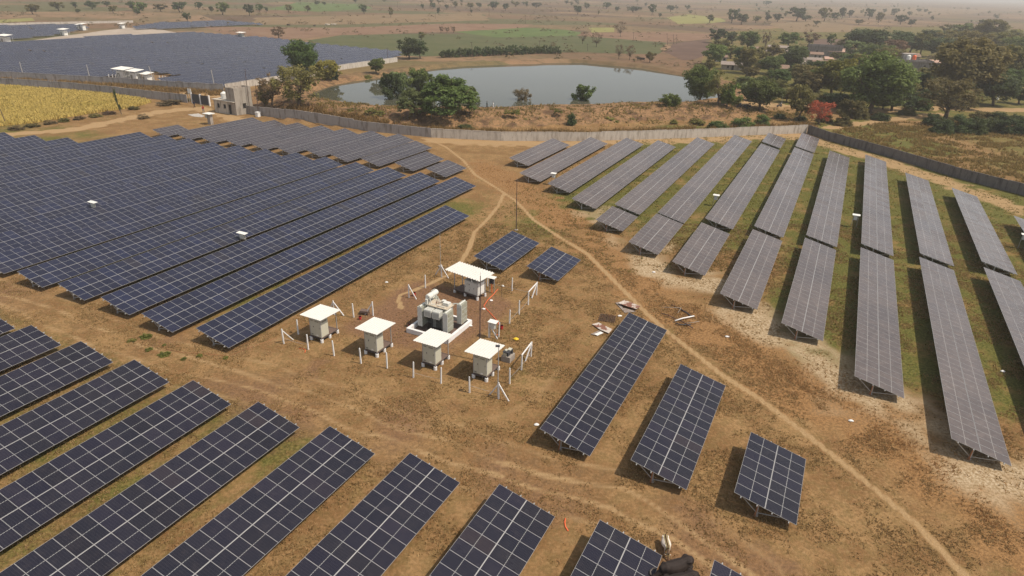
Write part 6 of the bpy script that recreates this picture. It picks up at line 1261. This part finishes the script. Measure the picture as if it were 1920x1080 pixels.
tufts('brown_tall_grass', 6000, reg_band, .08, .20, ((0.30, 0.175, 0.078), (0.58, 0.35, 0.16)), 'taller reddish brown grass in the strip right of the footpath', 6, .03)
def reg_out(r, n):
    X, Y = visible(r, n, 1560, 2000, 214, 380); poly = [tuple(at(*p)[:2]) for p in ((1530, 248), (1600, 268), (1790, 326), (1960, 372), (2050, 330), (2000, 216), (1640, 232))]; k = inside(X, Y, poly); return keep(X[k], Y[k], r)
tufts('wild_grass', 40000, reg_out, .2, .6, ((0.15, 0.12, 0.035), (0.38, 0.25, 0.10)), 'wild dry grass beyond the dark wall', 8, .09)
def reg_strip(r, n):
    P = np.array(pl((540, 215), (640, 231), (690, 238), (808, 248), (860, 250), (940, 252), (1100, 253), (1296, 247), (1400, 243), (1512, 238))); seg = r.integers(0, len(P) - 1, n); t = r.random(n); X = P[seg, 0] + (P[seg + 1, 0] - P[seg, 0]) * t + r.normal(0, 1.2, n); Y = P[seg, 1] + (P[seg + 1, 1] - P[seg, 1]) * t + r.normal(0, 1.3, n); return keep(X, Y, r)
tufts('tall_weeds', 16000, reg_strip, .4, 1.1, ((0.15, 0.105, 0.035), (0.36, 0.22, 0.095)), 'tall dry weeds along the outside of the pale wall', 9, .10)
def reg_bank(r, n):
    P = np.array(pl((600, 208), (700, 215), (830, 222), (1000, 222), (1180, 220), (1300, 214), (1450, 212), (1520, 222))); seg = r.integers(0, len(P) - 1, n); t = r.random(n); X = P[seg, 0] + (P[seg + 1, 0] - P[seg, 0]) * t + r.normal(0, 2, n); Y = P[seg, 1] + (P[seg + 1, 1] - P[seg, 1]) * t + r.normal(0, 4.5, n); k = pond_sd(X, Y) > 1.5; return keep(X[k], Y[k], r)
tufts('bank_weeds', 8000, reg_bank, .15, .5, ((0.14, 0.115, 0.038), (0.34, 0.25, 0.095)), 'dry weeds and grass on the rough pond bank', 13, .10)
def reg_lane(r, n):
    P = np.array(pl((0, 151), (100, 155), (233, 163), (330, 171), (410, 176))); seg = r.integers(0, len(P) - 1, n); t = r.random(n); X = P[seg, 0] + (P[seg + 1, 0] - P[seg, 0]) * t + r.normal(0, 2.5, n); Y = P[seg, 1] + (P[seg + 1, 1] - P[seg, 1]) * t + r.normal(0, 2.0, n); return keep(X, Y, r)
tufts('lane_weeds', 9000, reg_lane, .3, .9, ((0.16, 0.11, 0.04), (0.38, 0.24, 0.10)), 'dry weeds in the lane between the two grey walls', 10, .12)

def reg_scrub(r, n):
    a = r.uniform(-.75, 1.0, n); d = 300 * np.exp(r.random(n) * 2.3); X = np.sin(a) * d; Y = np.cos(a) * d; L = vnoise(X, Y * 1.7, 34, 51); k = (np.abs(L - .5) < .035 + .10 * (r.random(n) < .25)) & (Y > 200)
    k &= ~inside(X, Y, POND) & ~((X < -40) & (Y < 420) & (EX * X + EY * Y < 290)); return X[k], Y[k]
def scrub():
    r = np.random.default_rng(12); X, Y = reg_scrub(r, 15000); n = len(X); Q, att, C = cloud(26, 5, 'bush', .16); q = len(Q); w = r.uniform(1.2, 4.2, n) * (1 + np.hypot(X, Y) / 1800); h = w * r.uniform(.25, .6, n); an = r.uniform(0, 6.28, n)
    c, s = np.cos(an), np.sin(an); V = np.stack([X[:, None] + (c[:, None] * Q[:, 0] - s[:, None] * Q[:, 1]) * w[:, None], Y[:, None] + (s[:, None] * Q[:, 0] + c[:, None] * Q[:, 1]) * w[:, None], Q[None, :, 2] * h[:, None]], -1)
    A = np.tile(att, (n, 1)); A[:, :3] = np.clip(A[:, :3] * .5 + np.repeat(r.random(n), q)[:, None] * .5, 0, 1)
    me = np_mesh('field_scrub', V, np.arange(n * q), [leaf_mat('scrub_leaves', (0.105, 0.090, 0.042), (0.20, 0.16, 0.078))], attr={'tint': ('POINT', A)}); tag(link('field_scrub', me), 'low scrub and hedge lines scattered over the far plain', 'scrub', kind='stuff')
scrub()

# ------------------------------------------------------------------ haze
hm = bpy.data.materials.new('pale_air'); hm.use_nodes = True; ht = hm.node_tree
for n_ in list(ht.nodes):
    if n_.type != 'OUTPUT_MATERIAL': ht.nodes.remove(n_)
vol = ht.nodes.new('ShaderNodeVolumePrincipled'); vol.inputs['Density'].default_value = 0.00031; vol.inputs['Color'].default_value = (0.95, 0.915, 0.875, 1); vol.inputs['Anisotropy'].default_value = 0.2
ht.links.new(vol.outputs[0], ht.nodes['Material Output'].inputs['Volume'])
ho = MB().box((0, 4400, 15.8), (18600, 9800, 35.4)).build('haze', hm); tag(ho, 'thin pale haze over the whole plain', 'haze', kind='stuff')
